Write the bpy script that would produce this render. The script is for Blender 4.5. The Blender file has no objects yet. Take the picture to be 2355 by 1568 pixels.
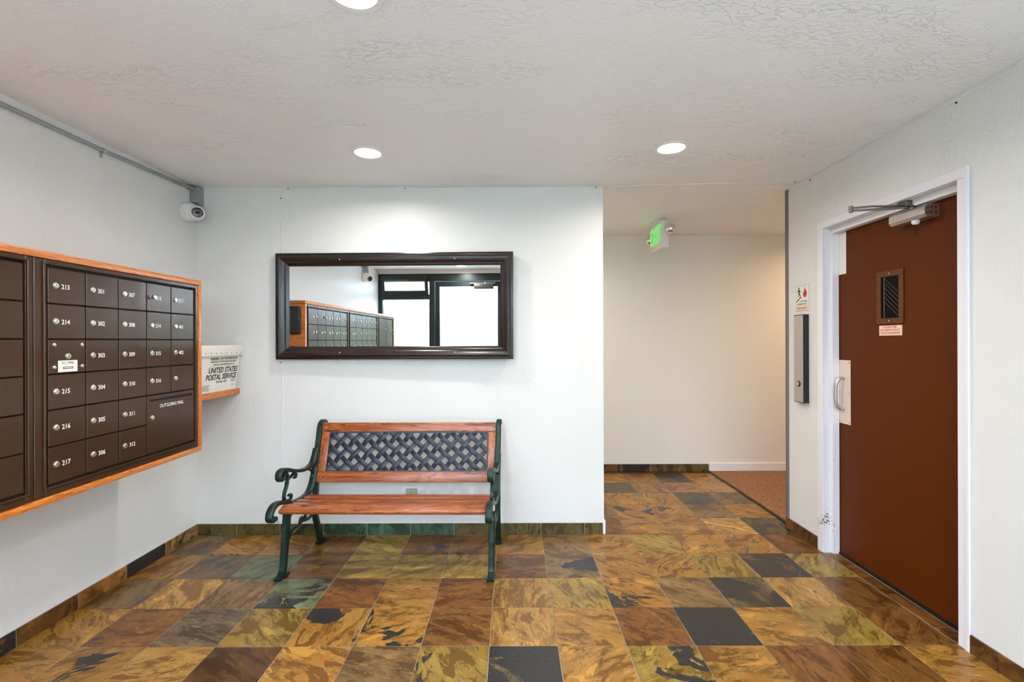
import bpy, bmesh, math, random
from mathutils import Vector, Matrix, Euler

random.seed(7)
SC = bpy.context.scene
COL = SC.collection
PI = math.pi

# ------------------------------------------------------------------ camera
S = 0.308                                   # floor tile pitch (12 inch tile + joint)
F_PX = 1099.68
CAM = Vector((0.3524 * S, -6.9686 * S, 4.4425 * S))
YAW, PITCH, ROLL = -.0012, -.0002, .0035
def _rot(d):
    ca, sa = math.cos(YAW), math.sin(YAW)
    x = ca * d[0] - sa * d[1]; y = sa * d[0] + ca * d[1]; z = d[2]
    cp, sp = math.cos(PITCH), math.sin(PITCH)
    y2 = cp * y + sp * z; z2 = -sp * y + cp * z
    cr, sr = math.cos(ROLL), math.sin(ROLL)
    return (cr * x - sr * z2, y2, sr * x + cr * z2)
_c = [_rot(e) for e in ((1, 0, 0), (0, 1, 0), (0, 0, 1))]
right = Vector((_c[0][0], _c[1][0], _c[2][0])); fwd = Vector((_c[0][1], _c[1][1], _c[2][1])); up = Vector((_c[0][2], _c[1][2], _c[2][2]))
cam_data = bpy.data.cameras.new('camera')
cam_data.sensor_width = 36.0
cam_data.lens = 36.0 * F_PX / 2355.0
cam_data.clip_start = 0.02
cam = bpy.data.objects.new('camera', cam_data)
cam.matrix_world = Matrix(((right.x, up.x, -fwd.x, CAM.x), (right.y, up.y, -fwd.y, CAM.y), (right.z, up.z, -fwd.z, CAM.z), (0, 0, 0, 1)))
COL.objects.link(cam)
SC.camera = cam

# ------------------------------------------------------------------ world and exposure
SC.view_settings.view_transform = 'Standard'
SC.view_settings.look = 'None'
SC.view_settings.gamma = 1.0
SC.view_settings.use_curve_mapping = False
SC.view_settings.exposure = 1.0
world = bpy.data.worlds.new('world'); SC.world = world
world.use_nodes = True
bg = world.node_tree.nodes['Background']
bg.inputs[0].default_value = (0.89, 0.91, 1.20, 1)
bg.inputs[1].default_value = 7.4
# daylight enters only through the glazed shopfront: a sampling portal over it
pl = bpy.data.lights.new('daylight_portal', 'AREA'); pl.shape = 'RECTANGLE'; pl.size = 4.2; pl.size_y = 2.4
pl.cycles.is_portal = True
po = bpy.data.objects.new('daylight_portal', pl); po.location = (0, -2.86, 1.2); po.rotation_euler = (PI / 2, 0, 0)
COL.objects.link(po)
LAMP = 8.0                                   # watts of each ceiling downlight
SPREAD = 164.0                               # beam of the downlights, degrees
WARM = (1.0, .90, .79)
LAMP_COL = (1.0, 0.955, 0.925)

# ------------------------------------------------------------------ key dimensions
XL, XR, ZC, YB, XW = -2.136, 2.110, 2.462, 1.245, 0.752
YF = -2.80                                   # shopfront plane
YH = 2.850                                   # far wall of the hall
XF = -1.664                                  # face of the mailbox bank

# ------------------------------------------------------------------ materials
def lin(c):
    return tuple(((v / 255.0) / 12.92 if v / 255.0 <= .04045 else ((v / 255.0 + .055) / 1.055) ** 2.4) for v in c[:3])
MATS = {}
def newmat(name):
    m = bpy.data.materials.new(name); m.use_nodes = True
    MATS[name] = m
    nt = m.node_tree; b = nt.nodes['Principled BSDF']
    return m, nt, b
def nd(nt, t, **kw):
    n = nt.nodes.new(t)
    for k, v in kw.items():
        if k in n.inputs: n.inputs[k].default_value = v
        else: setattr(n, k, v)
    return n
def simple(name, rgb, rough=.5, metal=0.0, bump=0, bscale=200, spec=.5, coat=0, emit=0, var=0, vscale=8):
    m, nt, b = newmat(name)
    c = lin(rgb) + (1,)
    b.inputs['Base Color'].default_value = c
    b.inputs['Roughness'].default_value = rough
    b.inputs['Metallic'].default_value = metal
    b.inputs['Specular IOR Level'].default_value = spec
    b.inputs['Coat Weight'].default_value = coat
    if emit:
        b.inputs['Emission Color'].default_value = c
        b.inputs['Emission Strength'].default_value = emit
    tc = nd(nt, 'ShaderNodeTexCoord')
    if var:
        n = nd(nt, 'ShaderNodeTexNoise', Scale=vscale, Detail=5)
        nt.links.new(tc.outputs['Object'], n.inputs['Vector'])
        mx = nd(nt, 'ShaderNodeMix', data_type='RGBA')
        mx.inputs['A'].default_value = tuple(v * (1 - var) for v in c[:3]) + (1,)
        mx.inputs['B'].default_value = tuple(min(1, v * (1 + var)) for v in c[:3]) + (1,)
        nt.links.new(n.outputs['Fac'], mx.inputs['Factor']); nt.links.new(mx.outputs['Result'], b.inputs['Base Color'])
    if bump:
        n = nd(nt, 'ShaderNodeTexNoise', Scale=bscale, Detail=3)
        nt.links.new(tc.outputs['Object'], n.inputs['Vector'])
        bp = nd(nt, 'ShaderNodeBump', Strength=bump, Distance=.002)
        nt.links.new(n.outputs['Fac'], bp.inputs['Height']); nt.links.new(bp.outputs['Normal'], b.inputs['Normal'])
    return m

def chipped(name, rgb):
    """white enamel, chipped and scuffed towards the foot of the jambs"""
    m = simple(name, rgb, .35); nt = m.node_tree; b = nt.nodes['Principled BSDF']
    tc = nd(nt, 'ShaderNodeTexCoord'); sp = nd(nt, 'ShaderNodeSeparateXYZ'); nt.links.new(tc.outputs['Object'], sp.inputs[0])
    n = nd(nt, 'ShaderNodeTexNoise', Scale=85, Detail=4); nt.links.new(tc.outputs['Object'], n.inputs['Vector'])
    n2 = nd(nt, 'ShaderNodeTexNoise', Scale=7, Detail=2); nt.links.new(tc.outputs['Object'], n2.inputs['Vector'])
    r = nd(nt, 'ShaderNodeMapRange'); nt.links.new(sp.outputs['Z'], r.inputs['Value']); r.inputs['From Max'].default_value = 1.3; r.inputs['To Min'].default_value = 1.20; r.inputs['To Max'].default_value = 1.46
    ad = nd(nt, 'ShaderNodeMath', operation='ADD'); nt.links.new(n.outputs['Fac'], ad.inputs[0]); nt.links.new(n2.outputs['Fac'], ad.inputs[1])
    gt = nd(nt, 'ShaderNodeMath', operation='GREATER_THAN'); nt.links.new(ad.outputs[0], gt.inputs[0]); nt.links.new(r.outputs[0], gt.inputs[1])
    ys = nd(nt, 'ShaderNodeMath', operation='GREATER_THAN'); nt.links.new(sp.outputs['Y'], ys.inputs[0]); ys.inputs[1].default_value = 0    # only the latch-side jamb is worn
    gm = nd(nt, 'ShaderNodeMath', operation='MULTIPLY'); nt.links.new(gt.outputs[0], gm.inputs[0]); nt.links.new(ys.outputs[0], gm.inputs[1])
    mx = nd(nt, 'ShaderNodeMix', data_type='RGBA'); mx.inputs['A'].default_value = lin(rgb) + (1,); mx.inputs['B'].default_value = lin((120, 100, 78)) + (1,)
    nt.links.new(gm.outputs[0], mx.inputs['Factor']); nt.links.new(mx.outputs['Result'], b.inputs['Base Color'])
    return m

def plaster(name, rgb, amount=.5, stretch=(1, 1, 1)):
    """hand-trowelled skip texture: small ridges over a smooth coat"""
    m, nt, b = newmat(name)
    b.inputs['Base Color'].default_value = lin(rgb) + (1,)
    b.inputs['Roughness'].default_value = .42
    b.inputs['Specular IOR Level'].default_value = .3
    tc = nd(nt, 'ShaderNodeTexCoord')
    mp = nd(nt, 'ShaderNodeMapping'); mp.inputs['Scale'].default_value = stretch
    nt.links.new(tc.outputs['Object'], mp.inputs['Vector'])
    n1 = nd(nt, 'ShaderNodeTexNoise', Scale=34, Detail=5, Distortion=.5)
    n2 = nd(nt, 'ShaderNodeTexNoise', Scale=13, Detail=3, Distortion=.8)
    n3 = nd(nt, 'ShaderNodeTexNoise', Scale=150, Detail=2)
    n4 = nd(nt, 'ShaderNodeTexNoise', Scale=2.6, Detail=4, Distortion=1.0)
    for n in (n1, n2, n3, n4): nt.links.new(mp.outputs['Vector'], n.inputs['Vector'])
    # thin ridges where the noise crosses its middle value
    def ridge(n, w):
        s = nd(nt, 'ShaderNodeMath', operation='SUBTRACT'); nt.links.new(n.outputs['Fac'], s.inputs[0]); s.inputs[1].default_value = .5
        a = nd(nt, 'ShaderNodeMath', operation='ABSOLUTE'); nt.links.new(s.outputs[0], a.inputs[0])
        r = nd(nt, 'ShaderNodeMapRange'); nt.links.new(a.outputs[0], r.inputs['Value'])
        r.inputs['From Min'].default_value = 0; r.inputs['From Max'].default_value = w; r.inputs['To Min'].default_value = 1; r.inputs['To Max'].default_value = 0
        return r
    r1 = ridge(n1, .035); r2 = ridge(n2, .02)
    pm = nd(nt, 'ShaderNodeMapRange'); nt.links.new(n4.outputs['Fac'], pm.inputs['Value'])
    pm.inputs['From Min'].default_value = .47; pm.inputs['From Max'].default_value = .66
    m1 = nd(nt, 'ShaderNodeMath', operation='MULTIPLY'); nt.links.new(r1.outputs[0], m1.inputs[0]); nt.links.new(pm.outputs[0], m1.inputs[1])
    a1 = nd(nt, 'ShaderNodeMath', operation='MULTIPLY_ADD'); nt.links.new(r2.outputs[0], a1.inputs[0]); a1.inputs[1].default_value = .22; nt.links.new(m1.outputs[0], a1.inputs[2])
    a2 = nd(nt, 'ShaderNodeMath', operation='MULTIPLY_ADD'); nt.links.new(n3.outputs['Fac'], a2.inputs[0]); a2.inputs[1].default_value = .5; nt.links.new(a1.outputs[0], a2.inputs[2])
    bp = nd(nt, 'ShaderNodeBump', Strength=amount, Distance=.0032)
    nt.links.new(a2.outputs[0], bp.inputs['Height']); nt.links.new(bp.outputs['Normal'], b.inputs['Normal'])
    return m

def wood(name, c1, c2, axis=0, rough=.35, coat=.2, scale=1.0):
    """plain-sawn grain running along the given axis"""
    m, nt, b = newmat(name)
    tc = nd(nt, 'ShaderNodeTexCoord')
    oi = nd(nt, 'ShaderNodeObjectInfo')
    mul = nd(nt, 'ShaderNodeMath', operation='MULTIPLY'); nt.links.new(oi.outputs['Random'], mul.inputs[0]); mul.inputs[1].default_value = 37
    ad = nd(nt, 'ShaderNodeVectorMath', operation='ADD'); nt.links.new(tc.outputs['Object'], ad.inputs[0]); nt.links.new(mul.outputs[0], ad.inputs[1])
    mp = nd(nt, 'ShaderNodeMapping')
    sc = [26 * scale] * 3; sc[axis] = 2.2 * scale
    mp.inputs['Scale'].default_value = sc
    nt.links.new(ad.outputs[0], mp.inputs['Vector'])
    n1 = nd(nt, 'ShaderNodeTexNoise', Scale=1.0, Detail=3, Distortion=.9)
    nt.links.new(mp.outputs['Vector'], n1.inputs['Vector'])
    m8 = nd(nt, 'ShaderNodeMath', operation='MULTIPLY'); nt.links.new(n1.outputs['Fac'], m8.inputs[0]); m8.inputs[1].default_value = 9
    fr = nd(nt, 'ShaderNodeMath', operation='FRACT'); nt.links.new(m8.outputs[0], fr.inputs[0])
    n2 = nd(nt, 'ShaderNodeTexNoise', Scale=4.0, Detail=4); nt.links.new(mp.outputs['Vector'], n2.inputs['Vector'])
    mm = nd(nt, 'ShaderNodeMath', operation='MULTIPLY'); nt.links.new(fr.outputs[0], mm.inputs[0]); nt.links.new(n2.outputs['Fac'], mm.inputs[1])
    cr = nd(nt, 'ShaderNodeValToRGB')
    cr.color_ramp.elements[0].color = lin(c1) + (1,); cr.color_ramp.elements[0].position = .1
    cr.color_ramp.elements[1].color = lin(c2) + (1,); cr.color_ramp.elements[1].position = .62
    nt.links.new(mm.outputs[0], cr.inputs['Fac']); nt.links.new(cr.outputs['Color'], b.inputs['Base Color'])
    b.inputs['Roughness'].default_value = rough; b.inputs['Coat Weight'].default_value = coat; b.inputs['Coat Roughness'].default_value = .2
    bp = nd(nt, 'ShaderNodeBump', Strength=.12, Distance=.001); nt.links.new(mm.outputs[0], bp.inputs['Height']); nt.links.new(bp.outputs['Normal'], b.inputs['Normal'])
    return m

def slate(name, rough=.2):
    """cleft slate: object colour = ground tone, object alpha = share of black mineral"""
    m, nt, b = newmat(name)
    tc = nd(nt, 'ShaderNodeTexCoord'); oi = nd(nt, 'ShaderNodeObjectInfo')
    mul = nd(nt, 'ShaderNodeMath', operation='MULTIPLY'); nt.links.new(oi.outputs['Random'], mul.inputs[0]); mul.inputs[1].default_value = 91
    ad = nd(nt, 'ShaderNodeVectorMath', operation='ADD'); nt.links.new(tc.outputs['Object'], ad.inputs[0]); nt.links.new(mul.outputs[0], ad.inputs[1])
    rt = nd(nt, 'ShaderNodeMath', operation='MULTIPLY'); nt.links.new(oi.outputs['Random'], rt.inputs[0]); rt.inputs[1].default_value = 19
    vr = nd(nt, 'ShaderNodeVectorRotate', rotation_type='Z_AXIS'); nt.links.new(ad.outputs[0], vr.inputs['Vector']); nt.links.new(rt.outputs[0], vr.inputs['Angle'])
    mp = nd(nt, 'ShaderNodeMapping'); mp.inputs['Scale'].default_value = (1, 2.6, 1); nt.links.new(vr.outputs[0], mp.inputs['Vector'])
    def noise(scale, det, dist, src):
        n = nd(nt, 'ShaderNodeTexNoise', Scale=scale, Detail=det, Distortion=dist); n.inputs['Roughness'].default_value = .62
        nt.links.new(src, n.inputs['Vector']); return n
    big = noise(6.5, 7, 1.0, mp.outputs['Vector']); fine = noise(38, 7, .8, mp.outputs['Vector']); hue = noise(5, 3, 1.5, vr.outputs[0]); dk = noise(3.2, 5, .7, vr.outputs[0])
    # tone of the ground: darker and redder veins
    def ramp(fac, lo, hi, src=None):
        r = nd(nt, 'ShaderNodeMapRange', interpolation_type='SMOOTHSTEP'); nt.links.new(fac, r.inputs['Value'])
        r.inputs['From Min'].default_value = lo; r.inputs['From Max'].default_value = hi; return r
    def mixc(fac, a, bb, blend='MIX'):
        x = nd(nt, 'ShaderNodeMix', data_type='RGBA', blend_type=blend)
        if isinstance(fac, float): x.inputs['Factor'].default_value = fac
        else: nt.links.new(fac, x.inputs['Factor'])
        for k, v in (('A', a), ('B', bb)):
            if isinstance(v, tuple): x.inputs[k].default_value = v
            else: nt.links.new(v, x.inputs[k])
        return x.outputs['Result']
    base = oi.outputs['Color']
    dark = mixc(1.0, base, (.30, .235, .16, 1), 'MULTIPLY')
    lite = mixc(.8, base, (1.5, 1.46, 1.3, 1), 'MULTIPLY')
    c = mixc(ramp(big.outputs['Fac'], .32, .60).outputs[0], dark, base)
    c = mixc(ramp(fine.outputs['Fac'], .50, .74).outputs[0], c, lite)
    rust = mixc(.8, base, (.88, .71, .48, 1), 'MULTIPLY')
    c = mixc(ramp(hue.outputs['Fac'], .52, .66).outputs[0], c, rust)
    sp = nd(nt, 'ShaderNodeMath', operation='LESS_THAN'); nt.links.new(fine.outputs['Fac'], sp.inputs[0]); sp.inputs[1].default_value = .345
    c = mixc(sp.outputs[0], c, dark)
    cr = nd(nt, 'ShaderNodeTexNoise', Scale=5.5, Detail=3, Distortion=1.6); nt.links.new(vr.outputs[0], cr.inputs['Vector'])
    cs = nd(nt, 'ShaderNodeMath', operation='SUBTRACT'); nt.links.new(cr.outputs['Fac'], cs.inputs[0]); cs.inputs[1].default_value = .57
    ca = nd(nt, 'ShaderNodeMath', operation='ABSOLUTE'); nt.links.new(cs.outputs[0], ca.inputs[0])
    cl = nd(nt, 'ShaderNodeMath', operation='LESS_THAN'); nt.links.new(ca.outputs[0], cl.inputs[0]); cl.inputs[1].default_value = .0018
    c = mixc(cl.outputs[0], c, dark)
    bl = noise(4.2, 6, .9, mp.outputs['Vector'])
    c = mixc(ramp(bl.outputs['Fac'], .555, .585).outputs[0], c, mixc(1.0, base, (.46, .37, .27, 1), 'MULTIPLY'))
    c = mixc(ramp(bl.outputs['Fac'], .40, .37).outputs[0], c, mixc(1.0, base, (1.35, 1.3, 1.12, 1), 'MULTIPLY'))
    # black mineral patches with sharp borders
    th = nd(nt, 'ShaderNodeMapRange'); nt.links.new(oi.outputs['Alpha'], th.inputs['Value'])
    th.inputs['To Min'].default_value = .78; th.inputs['To Max'].default_value = .33
    df = nd(nt, 'ShaderNodeMath', operation='SUBTRACT'); nt.links.new(dk.outputs['Fac'], df.inputs[0]); nt.links.new(th.outputs[0], df.inputs[1])
    blk = ramp(df.outputs[0], -.006, .012)
    bc = mixc(fine.outputs['Fac'], (.006, .0055, .005, 1), (.048, .043, .038, 1))
    c = mixc(blk.outputs[0], c, bc)
    nt.links.new(c, b.inputs['Base Color'])
    rr = nd(nt, 'ShaderNodeMapRange'); nt.links.new(big.outputs['Fac'], rr.inputs['Value']); rr.inputs['To Min'].default_value = rough - .05; rr.inputs['To Max'].default_value = rough + .14
    nt.links.new(rr.outputs[0], b.inputs['Roughness'])
    b.inputs['Coat Weight'].default_value = .10; b.inputs['Coat Roughness'].default_value = .12; b.inputs['Specular IOR Level'].default_value = .28
    h = nd(nt, 'ShaderNodeMath', operation='MULTIPLY_ADD'); nt.links.new(blk.outputs[0], h.inputs[0]); h.inputs[1].default_value = -.35; nt.links.new(big.outputs['Fac'], h.inputs[2])
    h2 = nd(nt, 'ShaderNodeMath', operation='MULTIPLY_ADD'); nt.links.new(fine.outputs['Fac'], h2.inputs[0]); h2.inputs[1].default_value = .18; nt.links.new(h.outputs[0], h2.inputs[2])
    bp = nd(nt, 'ShaderNodeBump', Strength=.38, Distance=.004); nt.links.new(h2.outputs[0], bp.inputs['Height']); nt.links.new(bp.outputs['Normal'], b.inputs['Normal'])
    nt.links.new(bp.outputs['Normal'], b.inputs['Coat Normal'])
    return m

plaster('wall_paint', (229, 228, 224), .42, (1, 1, .55))
plaster('ceiling_paint', (246, 245, 244), .8, (.5, 1.1, 1))
plaster('hall_paint', (234, 230, 222), .3)
slate('slate_tile', .27); slate('slate_base', .3)
simple('grout', (150, 138, 120), .85, bump=.3)
simple('trim_white', (236, 234, 238), .35, var=.03)
chipped('frame_enamel', (236, 234, 238))
simple('grey_strip', (120, 116, 112), .5)
simple('brown_metal', (70, 46, 26), .24, .25, spec=.4, coat=.1, bump=.03, bscale=900)
simple('brown_metal_dark', (52, 36, 22), .28, .35)
simple('gap_black', (14, 13, 12), .6)
simple('chrome', (220, 218, 214), .12, 1.0)
simple('nickel', (214, 208, 198), .24, .9)
simple('print_white', (240, 240, 236), .6)
simple('print_black', (22, 22, 24), .6)
simple('print_red', (196, 40, 30), .6)
simple('label_white', (232, 230, 220), .45)
simple('mail_slot', (8, 8, 8), .7)
wood('oak', (222, 132, 52), (150, 74, 22), 1, .35)
wood('oak_x', (222, 132, 52), (150, 74, 22), 0, .35)
wood('bench_wood', (176, 96, 48), (84, 36, 14), 0, .32, .25, .75)
wood('bench_wood_z', (182, 98, 46), (98, 42, 14), 2, .32, .25, .75)
wood('frame_wood', (46, 33, 28), (12, 10, 10), 0, .24, .3, .8)
wood('frame_wood_z', (46, 33, 28), (12, 10, 10), 2, .24, .3, .8)
simple('cast_iron', (34, 56, 50), .30, .55, bump=.9, bscale=220, var=.85, vscale=45)  # dark-to-teal mottling imitates the teal highlights on the iron
simple('lattice_iron', (54, 58, 66), .42, .5, bump=.35, bscale=180, var=.4, vscale=40)
simple('galvanised', (168, 174, 178), .34, .85, bump=.2, bscale=60, var=.2, vscale=60)
simple('plastic_white', (238, 238, 238), .3)
simple('plastic_black', (16, 16, 18), .18, coat=.4)
simple('tub_plastic', (232, 228, 218), .5, var=.03)
simple('outlet_ivory', (178, 172, 148), .4)
simple('door_brown', (90, 40, 6), .45, .0, spec=.12, coat=.0, var=.06, vscale=3)
simple('lite_frame', (94, 50, 18), .4, spec=.3)
simple('dark_glass', (3, 3, 4), .12, spec=.06)
simple('wire', (150, 150, 150), .4, .8)
simple('stainless', (196, 190, 186), .32, .8)
simple('steel_dark', (120, 116, 108), .3, .9)
simple('plate_warm_sheen', (226, 208, 192), .35, .15)  # steel plate, its warm reflection put into the base colour
simple('sign_pink', (240, 208, 184), .5)
simple('sign_silver', (214, 208, 196), .4)
simple('carpet', (150, 110, 82), .95, bump=1.0, bscale=90, spec=.1, var=.95, vscale=75)
simple('edge_strip', (44, 38, 36), .5)
simple('storefront_frame', (36, 46, 46), .38, .4, bump=.1, bscale=200)
simple('closer_bronze', (84, 80, 72), .35, .6)
simple('exit_green', (30, 214, 60), .4, emit=.8)
simple('exit_body', (226, 222, 212), .45)
simple('concrete', (206, 206, 202), .85, bump=.4, bscale=40, var=.15)
simple('foliage', (120, 136, 118), .7, bump=1.0, bscale=14, var=.5, vscale=18)
m, nt, b = newmat('lamp_lens')
b.inputs['Base Color'].default_value = (.9, .9, .9, 1)
b.inputs['Emission Color'].default_value = LAMP_COL + (1,); b.inputs['Emission Strength'].default_value = 4
m, nt, b = newmat('mirror_glass')
b.inputs['Base Color'].default_value = (.93, .96, .94, 1); b.inputs['Metallic'].default_value = 1; b.inputs['Roughness'].default_value = .0
# reeded glass: vertical flutes bend the view, part of the light goes straight on
m, nt, b = newmat('reeded_glass')
nt.nodes.remove(b)
out = nt.nodes['Material Output']
tr = nd(nt, 'ShaderNodeBsdfTransparent'); tr.inputs['Color'].default_value = (.92, .97, .95, 1)
rf = nd(nt, 'ShaderNodeBsdfRefraction', Roughness=.18, IOR=1.25); rf.inputs['Color'].default_value = (.84, .97, .92, 1)
gl = nd(nt, 'ShaderNodeBsdfGlossy', Roughness=.08)
tc = nd(nt, 'ShaderNodeTexCoord'); wv = nd(nt, 'ShaderNodeTexWave', Scale=22, Distortion=0); nt.links.new(tc.outputs['Object'], wv.inputs['Vector'])
bp = nd(nt, 'ShaderNodeBump', Strength=.7, Distance=.004); nt.links.new(wv.outputs['Fac'], bp.inputs['Height'])
nt.links.new(bp.outputs['Normal'], rf.inputs['Normal']); nt.links.new(bp.outputs['Normal'], gl.inputs['Normal'])
m1 = nd(nt, 'ShaderNodeMixShader'); m1.inputs[0].default_value = .42; nt.links.new(tr.outputs[0], m1.inputs[1]); nt.links.new(rf.outputs[0], m1.inputs[2])
m2 = nd(nt, 'ShaderNodeMixShader'); m2.inputs[0].default_value = .06; nt.links.new(m1.outputs[0], m2.inputs[1]); nt.links.new(gl.outputs[0], m2.inputs[2])
nt.links.new(m2.outputs[0], out.inputs['Surface'])
m, nt, b = newmat('clear_glass')
nt.nodes.remove(b); out = nt.nodes['Material Output']
tr = nd(nt, 'ShaderNodeBsdfTransparent'); tr.inputs['Color'].default_value = (.86, .95, .92, 1); gl = nd(nt, 'ShaderNodeBsdfGlossy', Roughness=.02)
m2 = nd(nt, 'ShaderNodeMixShader'); m2.inputs[0].default_value = .08; nt.links.new(tr.outputs[0], m2.inputs[1]); nt.links.new(gl.outputs[0], m2.inputs[2]); nt.links.new(m2.outputs[0], out.inputs['Surface'])

# ------------------------------------------------------------------ mesh helpers
class MB:
    def __init__(self): self.bm = bmesh.new()
    def _add(self, verts, faces):
        vs = [self.bm.verts.new(v) for v in verts]
        for f in faces:
            try: self.bm.faces.new([vs[i] for i in f])
            except ValueError: pass
        return vs
    def box(self, x0, x1, y0, y1, z0, z1, bev=0.0, seg=1):
        x0, x1 = min(x0, x1), max(x0, x1); y0, y1 = min(y0, y1), max(y0, y1); z0, z1 = min(z0, z1), max(z0, z1)
        vs = self._add([(x, y, z) for z in (z0, z1) for y in (y0, y1) for x in (x0, x1)],
                       [(0, 2, 3, 1), (4, 5, 7, 6), (0, 1, 5, 4), (2, 6, 7, 3), (0, 4, 6, 2), (1, 3, 7, 5)])
        if bev:
            es = list({e for v in vs for e in v.link_edges})
            bmesh.ops.bevel(self.bm, geom=es, offset=bev, segments=seg, profile=.5, affect='EDGES')
        return self
    def cyl(self, p0, p1, r0, r1=None, n=20, cap=True):
        r1 = r0 if r1 is None else r1
        return self.tube([p0, p1], [r0, r1], n, cap)
    def tube(self, pts, rad, n=10, cap=True):
        pts = [Vector(p) for p in pts]
        if not isinstance(rad, (list, tuple)): rad = [rad] * len(pts)
        rings = []; ref = None
        for i, p in enumerate(pts):
            t = (pts[min(i + 1, len(pts) - 1)] - pts[max(i - 1, 0)]).normalized()
            if ref is None:
                ref = Vector((0, 0, 1)) if abs(t.z) < .9 else Vector((1, 0, 0))
            a = (ref - t * ref.dot(t)).normalized(); ref = a
            bb = t.cross(a)
            rings.append([self.bm.verts.new(p + (a * math.cos(2 * PI * k / n) + bb * math.sin(2 * PI * k / n)) * rad[i]) for k in range(n)])
        for i in range(len(rings) - 1):
            for k in range(n):
                self.bm.faces.new((rings[i][k], rings[i][(k + 1) % n], rings[i + 1][(k + 1) % n], rings[i + 1][k]))
        if cap:
            self.bm.faces.new(rings[0][::-1]); self.bm.faces.new(rings[-1])
        return self
    def lathe(self, origin, axis, prof, n=32):
        """prof: list of (radius, distance along the axis)"""
        o = Vector(origin); t = Vector(axis).normalized()
        ref = Vector((0, 0, 1)) if abs(t.z) < .9 else Vector((1, 0, 0))
        a = (ref - t * ref.dot(t)).normalized(); bb = t.cross(a)
        rings = []
        for r, h in prof:
            if r < 1e-6: rings.append([self.bm.verts.new(o + t * h)])
            else: rings.append([self.bm.verts.new(o + t * h + (a * math.cos(2 * PI * k / n) + bb * math.sin(2 * PI * k / n)) * r) for k in range(n)])
        for i in range(len(rings) - 1):
            A, B = rings[i], rings[i + 1]
            for k in range(n):
                q = [A[k % len(A)], A[(k + 1) % n % len(A)], B[(k + 1) % n % len(B)], B[k % len(B)]]
                u = []
                for v in q:
                    if v not in u: u.append(v)
                if len(u) > 2: self.bm.faces.new(u)
        return self
    def prism(self, pts, d):
        """closed polygon of 3-D points pushed along d"""
        d = Vector(d); n = len(pts)
        a = [self.bm.verts.new(Vector(p)) for p in pts]; b = [self.bm.verts.new(Vector(p) + d) for p in pts]
        self.bm.faces.new(a[::-1]); self.bm.faces.new(b)
        for i in range(n): self.bm.faces.new((a[i], a[(i + 1) % n], b[(i + 1) % n], b[i]))
        return self
    def bar(self, pts, w, t, x=0.0, bev=.25):
        """rounded flat bar: path in the y-z plane at x, w across (x), t in the plane (number or list)"""
        n = len(pts)
        if not isinstance(t, (list, tuple)): t = [t] * n
        rings = []
        for i in range(n):
            p = Vector(pts[i]); d = (Vector(pts[min(i + 1, n - 1)]) - Vector(pts[max(i - 1, 0)])).normalized()
            nx, nz = -d.y, d.x
            h, k = w / 2, t[i] / 2; b1, b2 = h * bev * 1.2, k * bev * 1.2
            sec = [(-h + b1, -k), (h - b1, -k), (h, -k + b2), (h, k - b2), (h - b1, k), (-h + b1, k), (-h, k - b2), (-h, -k + b2)]
            rings.append([self.bm.verts.new((x + a, p.x + nx * c, p.y + nz * c)) for a, c in sec])
        for i in range(n - 1):
            for k in range(8): self.bm.faces.new((rings[i][k], rings[i][(k + 1) % 8], rings[i + 1][(k + 1) % 8], rings[i + 1][k]))
        self.bm.faces.new(rings[0][::-1]); self.bm.faces.new(rings[-1])
        return self
    def sphere(self, c, r, n=24, m=14, sc=(1, 1, 1)):
        mat = Matrix.Translation(c) @ Matrix.Diagonal((r * sc[0], r * sc[1], r * sc[2], 1))
        bmesh.ops.create_uvsphere(self.bm, u_segments=n, v_segments=m, radius=1, matrix=mat); return self
    def mesh(self, m):
        for v in m.vertices: pass
        self.bm.from_mesh(m); return self
    def xf(self, M):
        bmesh.ops.transform(self.bm, matrix=M, verts=self.bm.verts); return self

ORG = {}
def smooth_mesh(me, ang=35):
    for p in me.polygons: p.use_smooth = True
    try: me.set_sharp_from_angle(angle=math.radians(ang))
    except Exception: pass
def obj(name, mb, mat, parent=None, org=None, smooth=True):
    o0 = ORG[parent.name] if parent is not None else Vector(org or (0, 0, 0))
    if isinstance(mb, MB):
        bmesh.ops.recalc_face_normals(mb.bm, faces=mb.bm.faces)
        if o0.length: bmesh.ops.translate(mb.bm, verts=mb.bm.verts, vec=-o0)
        me = bpy.data.meshes.new(name); mb.bm.to_mesh(me); mb.bm.free()
        if smooth: smooth_mesh(me)
    else: me = mb
    me.materials.append(MATS[mat]) if not me.materials else None
    o = bpy.data.objects.new(name, me); COL.objects.link(o)
    if parent is not None: o.parent = parent
    else: o.location = o0
    ORG[o.name] = o0
    return o
def thing(name, label, cat, loc=(0, 0, 0), group=None, kind=None):
    o = bpy.data.objects.new(name, None); COL.objects.link(o); o.location = loc; o.empty_display_size = .05
    tag(o, label, cat, group, kind); ORG[o.name] = Vector(loc)
    return o
def tag(o, label=None, cat=None, group=None, kind=None):
    if label: o['label'] = label
    if cat: o['category'] = cat
    if group: o['group'] = group
    if kind: o['kind'] = kind
    return o
def struct(name, mb, mat, label, cat):
    return tag(obj(name, mb, mat), label, cat, kind='structure')
def smoothpath(pts, k=6):
    """Catmull-Rom through 2-D or 3-D points"""
    P = [Vector(p) for p in pts]; P = [P[0] * 2 - P[1]] + P + [P[-1] * 2 - P[-2]]
    r = []
    for i in range(1, len(P) - 2):
        for j in range(k):
            t = j / k; a, b_, c, d = P[i - 1:i + 3]
            r.append(.5 * ((2 * b_) + (c - a) * t + (2 * a - 5 * b_ + 4 * c - d) * t * t + (3 * b_ - a - 3 * c + d) * t ** 3))
    r.append(P[-2]); return r
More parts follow.
